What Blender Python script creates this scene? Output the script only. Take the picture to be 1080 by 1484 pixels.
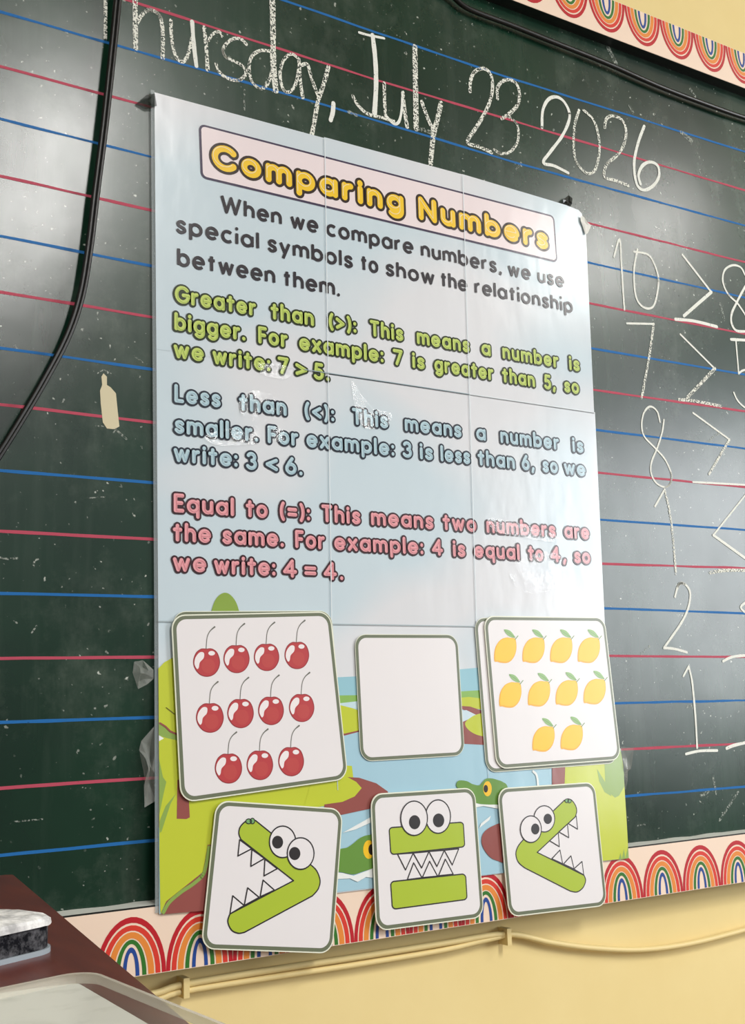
import bpy, bmesh, math, random
import numpy as np
from mathutils import Vector, Matrix, noise

random.seed(7)
for o in list(bpy.data.objects):
    bpy.data.objects.remove(o, do_unlink=True)
SC = bpy.context.scene
COL = SC.collection

# ------------------------------------------------------------------ camera
F = 1690.074                       # focal length in pixels of the 1080 x 1484 frame
R = ((0.84503714, -0.53380535, -0.03104954),      # right, down, forward in (x, depth, z)
     (0.06349990, 0.15784150, -0.98542063),
     (0.53092371, 0.83074539, 0.16727852))
DIST = 1.075                       # camera to chalkboard surface (the board is the plane y = 0)
CZ = 1.2                           # camera height
cd = bpy.data.cameras.new('camera')
cd.sensor_fit = 'VERTICAL'; cd.sensor_height = 24.0; cd.lens = F * 24.0 / 1484.0
cd.clip_start = 0.02; cd.clip_end = 50
cam = bpy.data.objects.new('camera', cd); COL.objects.link(cam)
r, d, f = (Vector(v) for v in R)
M = Matrix((r, -d, -f)).transposed().to_4x4()
M.translation = Vector((0, -DIST, CZ))
cam.matrix_world = M
SC.camera = cam

# ------------------------------------------------------------------ light and exposure
SC.view_settings.view_transform = 'Standard'
SC.view_settings.look = 'None'
SC.view_settings.gamma = 1.0
SC.view_settings.use_curve_mapping = False
SC.view_settings.exposure = 0.52
W = bpy.data.worlds.new('world'); SC.world = W; W.use_nodes = True
wn = W.node_tree
tc = wn.nodes.new('ShaderNodeTexCoord'); sx_ = wn.nodes.new('ShaderNodeSeparateXYZ'); rp = wn.nodes.new('ShaderNodeValToRGB')
wn.links.new(tc.outputs['Generated'], sx_.inputs[0]); wn.links.new(sx_.outputs['Z'], rp.inputs[0])
rp.color_ramp.elements[0].position = 0.0; rp.color_ramp.elements[0].color = (0.16, 0.15, 0.14, 1)   # the dim far end of the classroom
rp.color_ramp.elements[1].position = 0.45; rp.color_ramp.elements[1].color = (0.92, 0.96, 1.0, 1)
wn.links.new(rp.outputs[0], wn.nodes['Background'].inputs[0])
wn.nodes['Background'].inputs[1].default_value = 0.95


def area(name, loc, target, sx, sy, power, color=(1, 1, 1)):
    l = bpy.data.lights.new(name, 'AREA'); l.shape = 'RECTANGLE'; l.size = sx; l.size_y = sy
    l.energy = power; l.color = color
    o = bpy.data.objects.new(name, l); COL.objects.link(o)
    o.location = loc
    o.rotation_euler = (Vector(target) - Vector(loc)).to_track_quat('-Z', 'Y').to_euler()
    return o


area('ceiling_lamp', (1.0, -2.75, 2.95), (1.0, -2.70, 0.9), 0.35, 1.5, 56, (1.0, 0.98, 0.95))
area('ceiling_lamp', (3.08, -2.0, 2.95), (2.4, -1.4, 0.9), 0.34, 0.42, 16, (1.0, 0.98, 0.95))
area('window_light', (4.6, -3.1, 1.85), (0.9, 0.0, 1.2), 1.5, 1.5, 58, (0.93, 0.97, 1.0))

# ------------------------------------------------------------------ geometry helpers


def ray(px, py):
    x = (px - 540.0) / F; y = (py - 742.0) / F
    return Vector((R[0][0] * x + R[1][0] * y + R[2][0], R[0][1] * x + R[1][1] * y + R[2][1],
                   R[0][2] * x + R[1][2] * y + R[2][2]))


def flat(dep):
    return lambda x, z: dep


BEND0, BEND1, BZ = 0.004, 0.0195, 0.09   # the poster hangs flat, then leans out over the frame


def lean(z):
    return BEND0 + (BEND1 - BEND0) * (BZ - z) / (BZ + 0.183)


def poster_dep(off):
    return lambda x, z: (BEND0 if z > BZ else lean(z)) + off


def lean_dep(off):
    return lambda x, z: lean(z) + off


def P(px, py, df):
    """photograph point -> (x, z) on a surface whose distance from the board is df(x, z)"""
    v = ray(px, py); dep = 0.0
    for i in range(4):
        t = (DIST - dep) / v.y
        x, z = v.x * t, v.z * t
        dep = df(x, z)
    return (x, z)


def V(x, z, dep):
    return Vector((x, -dep, z + CZ))


def PP(pts, df, org=(0, 0), s=1.0):
    return [P(org[0] + a / s, org[1] + b / s, df) for a, b in pts]


def catmull(pts, n=6, closed=False):
    out = []
    m = len(pts)
    if m < 3 and not closed:
        return list(pts)
    rng = range(m) if closed else range(m - 1)
    for i in rng:
        if closed:
            p0, p1, p2, p3 = pts[i - 1], pts[i], pts[(i + 1) % m], pts[(i + 2) % m]
        else:
            p0 = pts[max(i - 1, 0)]; p1 = pts[i]; p2 = pts[i + 1]; p3 = pts[min(i + 2, m - 1)]
        for k in range(n):
            t = k / n; t2 = t * t; t3 = t2 * t
            out.append(tuple(0.5 * (2 * p1[j] + (p2[j] - p0[j]) * t + (2 * p0[j] - 5 * p1[j] + 4 * p2[j] - p3[j]) * t2
                                    + (3 * p1[j] - p0[j] - 3 * p2[j] + p3[j]) * t3) for j in range(len(p1))))
    if not closed:
        out.append(tuple(pts[-1]))
    return out


def ellipse(cx, cy, rx, ry, n=32):
    return [(cx + rx * math.cos(2 * math.pi * i / n), cy + ry * math.sin(2 * math.pi * i / n)) for i in range(n)]


def rounded(corners, rad, n=7):
    """rounded polygon of plane points"""
    out = []
    m = len(corners)
    for i in range(m):
        p = Vector(corners[i]); a = Vector(corners[i - 1]); b = Vector(corners[(i + 1) % m])
        u = (a - p).normalized(); v = (b - p).normalized()
        ang = u.angle(v); dd = rad / math.tan(ang / 2)
        p0 = p + u * dd; p1 = p + v * dd
        c = p + (u + v).normalized() * (rad / math.sin(ang / 2))
        a0 = math.atan2(p0.y - c.y, p0.x - c.x); a1 = math.atan2(p1.y - c.y, p1.x - c.x)
        da = (a1 - a0 + math.pi) % (2 * math.pi) - math.pi
        out += [(c.x + rad * math.cos(a0 + da * k / n), c.y + rad * math.sin(a0 + da * k / n)) for k in range(n + 1)]
    return out


def inset(corners, dist):
    """move the sides of a convex polygon inwards"""
    m = len(corners); cs = [Vector(c) for c in corners]
    cen = sum(cs, Vector((0, 0))) / m
    lines = []
    for i in range(m):
        a = cs[i]; b = cs[(i + 1) % m]; dr = (b - a).normalized(); nn = Vector((-dr.y, dr.x))
        if (cen - a).dot(nn) < 0: nn = -nn
        lines.append((a + nn * dist, dr))
    out = []
    for i in range(m):
        p, u = lines[i - 1]; q, v = lines[i]
        den = u.x * v.y - u.y * v.x
        t = ((q.x - p.x) * v.y - (q.y - p.y) * v.x) / den
        out.append(tuple(p + u * t))
    return out


class MB:
    """collects shapes of one part; .build links them as one mesh object"""

    def __init__(self):
        self.v = []; self.f = []; self.mi = []; self.mats = []; self.k = 0

    def lift(self):
        """overlapping pieces of one pen stroke lie microns apart, never in the same plane"""
        self.k = (self.k + 1) % 11
        return self.k * 0.000012

    def slot(self, m):
        if m not in self.mats: self.mats.append(m)
        return self.mats.index(m)

    def face(self, pts, m):
        i = len(self.v); self.v += [tuple(p) for p in pts]
        self.f.append(list(range(i, i + len(pts)))); self.mi.append(self.slot(m))

    def poly(self, pts, df, m, lift=0.0):
        """flat printed shape given in plane points, facing the viewer"""
        a = sum(pts[i - 1][0] * pts[i][1] - pts[i][0] * pts[i - 1][1] for i in range(len(pts)))
        if a < 0: pts = pts[::-1]
        self.face([V(x, z, df(x, z) + lift) for x, z in pts], m)

    def ring(self, outer, inner, df, m):
        n = len(outer)
        for i in range(n):
            q = [outer[i - 1], outer[i], inner[i], inner[i - 1]]
            self.poly(q, df, m)

    def slab(self, pts, df, th, m, medge=None):
        """plate: front at df, back th behind it"""
        a = sum(pts[i - 1][0] * pts[i][1] - pts[i][0] * pts[i - 1][1] for i in range(len(pts)))
        if a < 0: pts = pts[::-1]
        fr = [V(x, z, df(x, z)) for x, z in pts]; bk = [V(x, z, df(x, z) - th) for x, z in pts]
        self.face(fr, m); self.face(bk[::-1], medge or m)
        n = len(pts)
        for i in range(n):
            self.face([fr[i - 1], bk[i - 1], bk[i], fr[i]], medge or m)

    def stroke(self, pts, w, df, m, cap=True, nd=12):
        """pen stroke of constant (or per-point) width"""
        ws = w if isinstance(w, (list, tuple)) else [w] * len(pts)
        n = len(pts)
        for i in range(n - 1):
            a = Vector(pts[i]); b = Vector(pts[i + 1])
            if (b - a).length < 1e-7: continue
            t = (b - a).normalized(); nn = Vector((-t.y, t.x))
            self.poly([tuple(a + nn * ws[i] / 2), tuple(a - nn * ws[i] / 2), tuple(b - nn * ws[i + 1] / 2), tuple(b + nn * ws[i + 1] / 2)], df, m, self.lift())
        for i in range(n):
            if i in (0, n - 1):
                if not cap: continue
            elif n > 2:
                u = Vector(pts[i]) - Vector(pts[i - 1]); v = Vector(pts[i + 1]) - Vector(pts[i])
                if u.length > 1e-7 and v.length > 1e-7 and u.angle(v) < 0.12: continue
            self.poly(ellipse(pts[i][0], pts[i][1], ws[i] / 2, ws[i] / 2, nd), df, m, self.lift())

    def blob(self, strokes, w, df, m, cap=True):
        """the filled union of several pen strokes of width w (one clean outline, no overlaps)"""
        h = max(w / 9.0, 0.00022)
        allp = np.array([p for st in strokes for p in st])
        x0, z0 = allp.min(0) - w / 2 - 1.5 * h; x1, z1 = allp.max(0) + w / 2 + 1.5 * h
        nx = int((x1 - x0) / h) + 2; nz = int((z1 - z0) / h) + 2
        gx = x0 + h * np.arange(nx); gz = z0 + h * np.arange(nz)
        X, Z = np.meshgrid(gx, gz)
        fld = np.full(X.shape, 1e3)
        for st in strokes:
            tot = sum(math.dist(st[i], st[i + 1]) for i in range(len(st) - 1))
            cp = cap or tot < w * 0.3
            for i in range(len(st) - 1):
                ax, az = st[i]; bx, bz = st[i + 1]
                L = math.hypot(bx - ax, bz - az)
                if L < 1e-9: continue
                ux, uz = (bx - ax) / L, (bz - az) / L
                t = (X - ax) * ux + (Z - az) * uz; pr = np.abs((X - ax) * -uz + (Z - az) * ux)
                tc = np.clip(t, 0, L)
                dd = np.hypot(t - tc, pr) - w / 2
                if not cp:
                    if i == 0: dd = np.where(t < 0, np.maximum(pr - w / 2, -t), dd)
                    if i == len(st) - 2: dd = np.where(t > L, np.maximum(pr - w / 2, t - L), dd)
                fld = np.minimum(fld, dd)
        fld = np.where(np.abs(fld) < h * 1e-3, h * 1e-3, fld)
        ins = fld < 0
        cnt = ins[:-1, :-1].astype(int) + ins[1:, :-1] + ins[:-1, 1:] + ins[1:, 1:]
        for j in range(nz - 1):
            row = cnt[j]; k = 0
            if not row.any(): continue
            while k < nx - 1:
                c = row[k]
                if c == 0: k += 1; continue
                if c == 4:
                    e = k
                    while e < nx - 1 and row[e] == 4: e += 1
                    q = [(gx[k], gz[j]), (gx[e], gz[j]), (gx[e], gz[j + 1]), (gx[k], gz[j + 1])]
                    k = e
                else:
                    cs = [(gx[k], gz[j], fld[j, k]), (gx[k + 1], gz[j], fld[j, k + 1]), (gx[k + 1], gz[j + 1], fld[j + 1, k + 1]), (gx[k], gz[j + 1], fld[j + 1, k])]
                    q = []
                    for a in range(4):
                        p, r_ = cs[a], cs[(a + 1) % 4]
                        if p[2] < 0: q.append((p[0], p[1]))
                        if (p[2] < 0) != (r_[2] < 0):
                            t = p[2] / (p[2] - r_[2]); q.append((p[0] + (r_[0] - p[0]) * t, p[1] + (r_[1] - p[1]) * t))
                    k += 1
                    if len(q) < 3: continue
                self.face([V(x, z, df(x, z)) for x, z in q], m)

    def box(self, x0, x1, y0, y1, z0, z1, m):
        c = [Vector((x, y, z)) for z in (z0, z1) for y in (y0, y1) for x in (x0, x1)]
        for q in ((0, 2, 3, 1), (4, 5, 7, 6), (0, 1, 5, 4), (2, 6, 7, 3), (0, 4, 6, 2), (1, 3, 7, 5)):
            self.face([c[i] for i in q], m)

    def prism(self, foot, z0, z1, m):
        """upright prism over a footprint of world (x, y) points, counter-clockwise"""
        a = sum(foot[i - 1][0] * foot[i][1] - foot[i][0] * foot[i - 1][1] for i in range(len(foot)))
        if a < 0: foot = foot[::-1]
        lo = [Vector((x, y, z0)) for x, y in foot]; hi = [Vector((x, y, z1)) for x, y in foot]
        self.face(hi, m); self.face(lo[::-1], m)
        for i in range(len(foot)):
            self.face([lo[i - 1], lo[i], hi[i], hi[i - 1]], m)

    def tube(self, pts, rad, m, n=10):
        pts = [Vector(p) for p in pts]; rings = []
        for i, p in enumerate(pts):
            t = (pts[min(i + 1, len(pts) - 1)] - pts[max(i - 1, 0)]).normalized()
            up = Vector((0, 1, 0)); a = t.cross(up).normalized(); b = a.cross(t).normalized()
            rings.append([p + (a * math.cos(2 * math.pi * k / n) + b * math.sin(2 * math.pi * k / n)) * rad for k in range(n)])
        base = len(self.v)
        for rg in rings: self.v += [tuple(q) for q in rg]
        s = self.slot(m)
        for i in range(len(rings) - 1):
            for k in range(n):
                k2 = (k + 1) % n
                self.f.append([base + i * n + k, base + i * n + k2, base + (i + 1) * n + k2, base + (i + 1) * n + k]); self.mi.append(s)
        self.f.append([base + k for k in range(n)][::-1]); self.mi.append(s)
        self.f.append([base + (len(rings) - 1) * n + k for k in range(n)]); self.mi.append(s)

    def build(self, name, parent=None, smooth=False, weld=False):
        vs = [Vector(v) for v in self.v]
        lo = Vector([min(v[k] for v in vs) for k in range(3)]); hi = Vector([max(v[k] for v in vs) for k in range(3)])
        c = (lo + hi) / 2
        me = bpy.data.meshes.new(name)
        me.from_pydata([tuple(v - c) for v in vs], [], self.f)
        for m in self.mats: me.materials.append(m)
        me.polygons.foreach_set('material_index', self.mi)
        if smooth: me.polygons.foreach_set('use_smooth', [True] * len(self.f))
        if weld:
            b = bmesh.new(); b.from_mesh(me); bmesh.ops.remove_doubles(b, verts=b.verts, dist=1e-6)
            bmesh.ops.recalc_face_normals(b, faces=b.faces); b.to_mesh(me); b.free()
        me.update()
        o = bpy.data.objects.new(name, me); COL.objects.link(o)
        off = Vector((0, 0, 0)); p = parent
        while p is not None:
            off += p.location; p = p.parent
        o.location = c - off
        if parent: o.parent = parent
        return o


def tag(o, label=None, cat=None, group=None, kind=None):
    if label: o['label'] = label
    if cat: o['category'] = cat
    if group: o['group'] = group
    if kind: o['kind'] = kind
    return o


def thing(name, loc, label, cat, group=None):
    o = bpy.data.objects.new(name, None); COL.objects.link(o)
    o.empty_display_size = 0.05
    o.location = loc
    return tag(o, label, cat, group)


# ------------------------------------------------------------------ materials


def lin(c):
    return tuple(((v / 255) / 12.92 if v / 255 <= 0.04045 else ((v / 255 + 0.055) / 1.055) ** 2.4) for v in c) + (1.0,)


def base_mat(name, rgb, rough=0.5, spec=0.5):
    m = bpy.data.materials.new(name); m.use_nodes = True
    b = m.node_tree.nodes['Principled BSDF']
    b.inputs['Base Color'].default_value = lin(rgb); b.inputs['Roughness'].default_value = rough
    b.inputs['Specular IOR Level'].default_value = spec
    return m, m.node_tree, b


def nd(nt, typ, **kw):
    n = nt.nodes.new(typ)
    for k, v in kw.items():
        if k in ('operation', 'data_type', 'blend_type', 'noise_dimensions', 'feature', 'distance', 'wave_type', 'bands_direction'):
            setattr(n, k, v)
        else:
            n.inputs[k].default_value = v
    return n


def coords(nt, scale=(1, 1, 1)):
    g = nt.nodes.new('ShaderNodeNewGeometry')
    mp = nt.nodes.new('ShaderNodeMapping'); mp.inputs['Scale'].default_value = scale
    nt.links.new(g.outputs['Position'], mp.inputs['Vector'])
    return mp.outputs['Vector']


def noise_fac(nt, vec, scale, lo, hi, detail=4.0, rough=0.6):
    n = nd(nt, 'ShaderNodeTexNoise', Scale=scale, Detail=detail, Roughness=rough)
    nt.links.new(vec, n.inputs['Vector'])
    mr = nt.nodes.new('ShaderNodeMapRange')
    mr.inputs['From Min'].default_value = lo; mr.inputs['From Max'].default_value = hi
    nt.links.new(n.outputs['Fac'], mr.inputs['Value'])
    return mr.outputs['Result']


def mixc(nt, fac, a, b):
    mx = nt.nodes.new('ShaderNodeMix'); mx.data_type = 'RGBA'
    if isinstance(fac, float): mx.inputs[0].default_value = fac
    else: nt.links.new(fac, mx.inputs[0])
    for idx, c in ((6, a), (7, b)):
        if isinstance(c, tuple): mx.inputs[idx].default_value = c
        else: nt.links.new(c, mx.inputs[idx])
    return mx.outputs[2]


def mult(nt, a, b):
    n = nt.nodes.new('ShaderNodeMath'); n.operation = 'MULTIPLY'; n.use_clamp = True
    for i, c in enumerate((a, b)):
        if isinstance(c, float): n.inputs[i].default_value = c
        else: nt.links.new(c, n.inputs[i])
    return n.outputs[0]


def laminate(nt, b, strength=0.12):
    """wavy clear film over a print"""
    vec = coords(nt, (1.0, 1.0, 0.45))
    n = nd(nt, 'ShaderNodeTexNoise', Scale=26.0, Detail=2.5, Roughness=0.55); nt.links.new(vec, n.inputs['Vector'])
    bp = nd(nt, 'ShaderNodeBump', Strength=strength, Distance=0.004)
    nt.links.new(n.outputs['Fac'], bp.inputs['Height'])
    nt.links.new(bp.outputs['Normal'], b.inputs['Normal'])


PRINT_CACHE = {}


def ink(rgb, strength=0.12, rough=0.22):
    k = (rgb, strength, rough)
    if k not in PRINT_CACHE:
        m, nt, b = base_mat('ink_%d_%d_%d' % rgb, rgb, rough, 0.5)
        laminate(nt, b, strength)
        PRINT_CACHE[k] = m
    return PRINT_CACHE[k]


def make_board():
    m, nt, b = base_mat('chalkboard_green', (40, 62, 52), 0.33, 0.5)
    v = coords(nt); vs = coords(nt, (9, 9, 1.0)); vd = coords(nt, (1, 1, 0.6))
    base = mixc(nt, noise_fac(nt, v, 3.0, 0.35, 0.7), lin((6, 36, 25)), lin((20, 57, 39)))
    streak = noise_fac(nt, vs, 4.0, 0.5, 0.85, 5.0)
    base = mixc(nt, mult(nt, streak, 0.08), base, lin((150, 162, 150)))
    smudge = mult(nt, noise_fac(nt, v, 7.0, 0.52, 0.8, 7.0, 0.7), noise_fac(nt, vd, 40.0, 0.3, 0.75, 4.0, 0.75))
    base = mixc(nt, mult(nt, smudge, 0.30), base, lin((170, 180, 165)))
    speck = mult(nt, noise_fac(nt, v, 150.0, 0.675, 0.73, 2.0, 0.5), noise_fac(nt, v, 14.0, 0.42, 0.6, 2.0))
    base = mixc(nt, mult(nt, speck, 0.9), base, lin((205, 210, 200)))
    nt.links.new(base, b.inputs['Base Color'])
    rr = noise_fac(nt, vd, 5.0, 0.2, 0.8, 5.0)
    mr = nt.nodes.new('ShaderNodeMapRange'); mr.inputs['To Min'].default_value = 0.17; mr.inputs['To Max'].default_value = 0.31
    nt.links.new(rr, mr.inputs['Value']); nt.links.new(mr.outputs['Result'], b.inputs['Roughness'])
    n2 = nd(nt, 'ShaderNodeTexNoise', Scale=9.0, Detail=3.0); nt.links.new(v, n2.inputs['Vector'])
    bp = nd(nt, 'ShaderNodeBump', Strength=0.10, Distance=0.004); nt.links.new(n2.outputs['Fac'], bp.inputs['Height'])
    nt.links.new(bp.outputs['Normal'], b.inputs['Normal'])
    return m


def make_chalk(name, rgb, lo, hi, scale=520.0, amount=1.0, rough=0.95):
    """dry chalk: grains with real gaps between them"""
    m, nt, b = base_mat(name, rgb, rough, 0.1)
    v = coords(nt)
    a = noise_fac(nt, v, scale, lo, hi, 2.0, 0.5)
    nt.links.new(mult(nt, a, amount), b.inputs['Alpha'])
    return m


def make_wall():
    m, nt, b = base_mat('yellow_wall_paint', (238, 214, 150), 0.6, 0.3)
    v = coords(nt)
    base = mixc(nt, noise_fac(nt, v, 5.0, 0.3, 0.75), lin((243, 221, 158)), lin((236, 212, 146)))
    nt.links.new(base, b.inputs['Base Color'])
    n2 = nd(nt, 'ShaderNodeTexNoise', Scale=30.0, Detail=4.0); nt.links.new(v, n2.inputs['Vector'])
    bp = nd(nt, 'ShaderNodeBump', Strength=0.15, Distance=0.003); nt.links.new(n2.outputs['Fac'], bp.inputs['Height'])
    nt.links.new(bp.outputs['Normal'], b.inputs['Normal'])
    return m


def make_wood():
    m, nt, b = base_mat('red_brown_varnished_wood', (96, 44, 30), 0.32, 0.5)
    v = coords(nt, (30, 3.0, 30))
    base = mixc(nt, noise_fac(nt, v, 3.0, 0.3, 0.7, 6.0), lin((86, 28, 16)), lin((112, 46, 28)))
    nt.links.new(base, b.inputs['Base Color'])
    return m


def make_sky_print():
    m, nt, b = base_mat('pale_blue_sky_print', (203, 220, 230), 0.2, 0.5)
    v = coords(nt, (1.0, 1.0, 1.7))
    base = mixc(nt, noise_fac(nt, v, 3.2, 0.46, 0.6, 1.5, 0.4), lin((204, 220, 228)), lin((224, 226, 230)))
    nt.links.new(base, b.inputs['Base Color'])
    laminate(nt, b, 0.16)
    return m


def make_clear(name, tint, alpha, rough=0.08):
    m = bpy.data.materials.new(name); m.use_nodes = True; nt = m.node_tree
    for n in list(nt.nodes): nt.nodes.remove(n)
    out = nt.nodes.new('ShaderNodeOutputMaterial')
    tr = nt.nodes.new('ShaderNodeBsdfTransparent'); tr.inputs[0].default_value = (0.97, 0.97, 0.97, 1)
    pb = nt.nodes.new('ShaderNodeBsdfPrincipled'); pb.inputs['Base Color'].default_value = lin(tint)
    pb.inputs['Roughness'].default_value = rough
    mx = nt.nodes.new('ShaderNodeMixShader'); mx.inputs[0].default_value = alpha
    nt.links.new(tr.outputs[0], mx.inputs[1]); nt.links.new(pb.outputs[0], mx.inputs[2]); nt.links.new(mx.outputs[0], out.inputs[0])
    return m


BOARD = make_board()
WALL = make_wall()
WOOD = make_wood()
SKY = make_sky_print()
CHALK = make_chalk('white_chalk', (240, 241, 230), 0.41, 0.52)
CHALK_DENSE = make_chalk('white_chalk_dense', (240, 242, 234), 0.22, 0.36)
CHALK_THIN = make_chalk('white_chalk_faint', (205, 212, 202), 0.42, 0.6, 420.0, 0.45)
LINE_RED = make_chalk('red_ruled_line', (196, 84, 104), 0.12, 0.3, 260.0, 0.92, 0.5)
LINE_BLUE = make_chalk('blue_ruled_line', (44, 116, 186), 0.12, 0.3, 260.0, 0.88, 0.5)
FRAME = base_mat('black_painted_frame', (22, 26, 24), 0.35, 0.5)[0]
DUST = base_mat('chalk_dust', (205, 208, 200), 0.9, 0.2)[0]
CLEAR = make_clear('clear_tape', (225, 228, 222), 0.26, 0.12)
CLEAR_EDGE = make_clear('clear_laminate_edge', (190, 202, 204), 0.28, 0.15)
PLASTIC = make_clear('clear_plastic', (214, 214, 200), 0.17, 0.12)
CORD = base_mat('black_cord_rubber', (16, 17, 17), 0.35, 0.5)[0]
WHITE = base_mat('white_paper', (235, 235, 228), 0.6, 0.3)[0]
BLACK = base_mat('black_felt', (25, 26, 30), 0.9, 0.2)[0]

CARDW = ink((236, 232, 233), 0.06, 0.3)
GREYGREEN = ink((108, 116, 92), 0.06, 0.3)
EDGE = ink((238, 240, 220), 0.06, 0.25)
INKBLACK = ink((34, 28, 30), 0.06, 0.35)
LIME = ink((174, 196, 52), 0.06, 0.3)
PINKW = ink((240, 226, 228))
PURPLE = ink((66, 56, 82))

# ------------------------------------------------------------------ room shell


def struct(name, box, m):
    b = MB(); b.box(*box, m)
    return tag(b.build(name), kind='structure')


WALL_Y = 0.016
struct('wall_back', (-2.5, 5.0, WALL_Y, WALL_Y + 0.12, 0.0, 3.0), WALL)
struct('floor', (-2.5, 5.0, -5.0, WALL_Y, -0.05, 0.0), base_mat('floor_brown', (104, 90, 76), 0.5, 0.4)[0])
struct('ceiling', (-2.5, 5.0, -5.0, WALL_Y + 0.12, 3.0, 3.08), base_mat('ceiling_white', (230, 228, 220), 0.8, 0.2)[0])

# ------------------------------------------------------------------ chalkboard
board = thing('chalkboard', (0.9, 0.0, 1.02), 'dark green chalkboard with red and blue ruled lines and chalk writing', 'chalkboard')
FD = 0.017                                     # the frame stands this far proud of the board
ZB0, ZB1 = -0.2312, -0.1715                    # bottom frame bar
ZT0, ZT1 = 0.9036, 0.9632                      # top frame bar
BX0, BX1 = -0.9, 2.5
b = MB()
b.box(BX0, BX1, 0.0, 0.008, ZB0 + CZ + 0.01, ZT1 + CZ - 0.01, BOARD)
LINES = {'R': {-2: [(185, 0), (540, 114), (1080, 276)], 0: [(0, 96), (222, 156), (860, 325), (1080, 380)],
               2: [(0, 255), (225, 306), (860, 440.6), (1080, 484)], 4: [(0, 423), (229, 461), (860, 565), (1080, 596)],
               6: [(0, 586), (229, 613), (867, 685), (1080, 706)], 8: [(0, 770), (228, 782), (878, 817), (1080, 823.4)],
               10: [(0, 954.4), (225, 952), (884, 950.6), (1049.5, 952)], 12: [(0, 1142.5), (213.6, 1127.7), (901, 1086), (1057, 1078.6)]},
         'B': {-3: [(410, 0), (540, 45), (730, 110), (1080, 220)], -1: [(0, 17), (470, 152), (755, 238), (1080, 327)],
               1: [(0, 172), (222, 228), (860, 382), (1053, 425)], 3: [(0, 342), (227, 387), (860, 505), (1080, 543)],
               5: [(0, 504), (226.5, 536), (864, 623), (1080, 650)], 7: [(0, 682), (228, 700), (872, 753), (1080, 768)],
               9: [(0, 860), (222.5, 864.5), (879, 881.5), (1080, 889)], 11: [(0, 1047), (224, 1039.6), (896, 1019), (1080, 1015)],
               13: [(0, 1240), (200, 1220), (908.7, 1154), (1080, 1140)]}}
for key, mt in (('R', LINE_RED), ('B', LINE_BLUE)):
    for k, pts in LINES[key].items():
        q = PP(pts, flat(0.0002))
        (xa, za), (xb, zb) = q[0], q[1]
        q = [(-0.6, za + (za - zb) * 0.0)] + q
        (xa, za), (xb, zb) = q[-2], q[-1]
        q = q + [(2.0, zb)]
        qq = []
        for i in range(len(q) - 1):
            n = max(2, int((q[i + 1][0] - q[i][0]) / 0.02))
            for j in range(n):
                t = j / n; x = q[i][0] + (q[i + 1][0] - q[i][0]) * t
                qq.append((x, q[i][1] + (q[i + 1][1] - q[i][1]) * t + 0.0005 * noise.noise((x * 18, k * 3.1, 0))))
        qq.append(q[-1])
        ws = [0.0029 + 0.0011 * noise.noise((p[0] * 25, k * 7.7, 5)) for p in qq]
        b.stroke(qq, ws, flat(0.0002), mt)
# chipped paint on the left of the board
chip = PP([(148, 558), (147, 546), (150, 541), (155, 546), (155, 558), (160, 561), (168, 570), (170, 590), (173, 618), (166, 622), (155, 621), (149, 612), (146, 585), (145, 566)], flat(0.0003))
b.poly(chip, flat(0.0004), base_mat('cream_undercoat', (216, 206, 172), 0.7)[0])
b.stroke(PP([(141, 541), (150, 536), (161, 541)], flat(0.0004)), 0.0012, flat(0.0004), CHALK_THIN)
b.stroke(PP([(166, 621), (183, 636)], flat(0.0004)), 0.0022, flat(0.0004), CHALK_THIN)
b.stroke(PP([(139, 617), (151, 618)], flat(0.0004)), 0.0014, flat(0.0004), CHALK_THIN)
b.build('board_panel', board)
for nm, bx in (('frame_rail', (BX0, BX1, -FD, WALL_Y, ZB0 + CZ, ZB1 + CZ)), ('frame_rail', (BX0, BX1, -FD, WALL_Y, ZT0 + CZ, ZT1 + CZ)),
               ('frame_stile', (BX0, BX0 + 0.06, -FD, WALL_Y, ZB1 + CZ, ZT0 + CZ)), ('frame_stile', (BX1 - 0.06, BX1, -FD, WALL_Y, ZB1 + CZ, ZT0 + CZ))):
    b = MB(); b.box(*bx, FRAME); b.build(nm, board)
b = MB()                                        # dust that has settled along the bottom rail
N = 170; x0, x1 = -0.5, 2.0
for i in range(N):
    xa = x0 + (x1 - x0) * i / N; xb = x0 + (x1 - x0) * (i + 1) / N
    h0 = 0.0022 + 0.0014 * noise.noise((xa * 30, 1, 1)); h1 = 0.0022 + 0.0014 * noise.noise((xb * 30, 1, 1))
    zt = ZB1 + CZ
    A = [Vector((xa, -0.0002, zt + h0)), Vector((xa, -FD + 0.001, zt + 0.0004)), Vector((xb, -FD + 0.001, zt + 0.0004)), Vector((xb, -0.0002, zt + h1))]
    b.face(A, DUST)
tag(b.build('dust_line', board), 'pale chalk dust along the bottom rail')

# chalk writing
CH = 0.0005


def chalk(name, label, strokes):
    """strokes: (origin, scale, points, width in photo pixels, material, smooth)"""
    b = MB()
    for i, (org, s, pts, w, mt) in enumerate(strokes):
        q = PP(pts, flat(CH), org, s)
        if len(q) > 3: q = catmull(q, 6)
        elif len(q) == 3: q = catmull(q, 5)
        a = P(org[0] + pts[0][0] / s, org[1] + pts[0][1] / s, flat(CH))
        bb = P(org[0] + pts[0][0] / s, org[1] + pts[0][1] / s + 10, flat(CH))
        m_px = abs(a[1] - bb[1]) / 10
        ws = [w * m_px * (1 + 0.18 * noise.noise((p[0] * 90, p[1] * 90, i))) for p in q]
        dep = CH + 0.00002 * (i % 4)
        b.stroke(q, ws, flat(dep), mt)
    tag(b.build(name, board), label)


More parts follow.
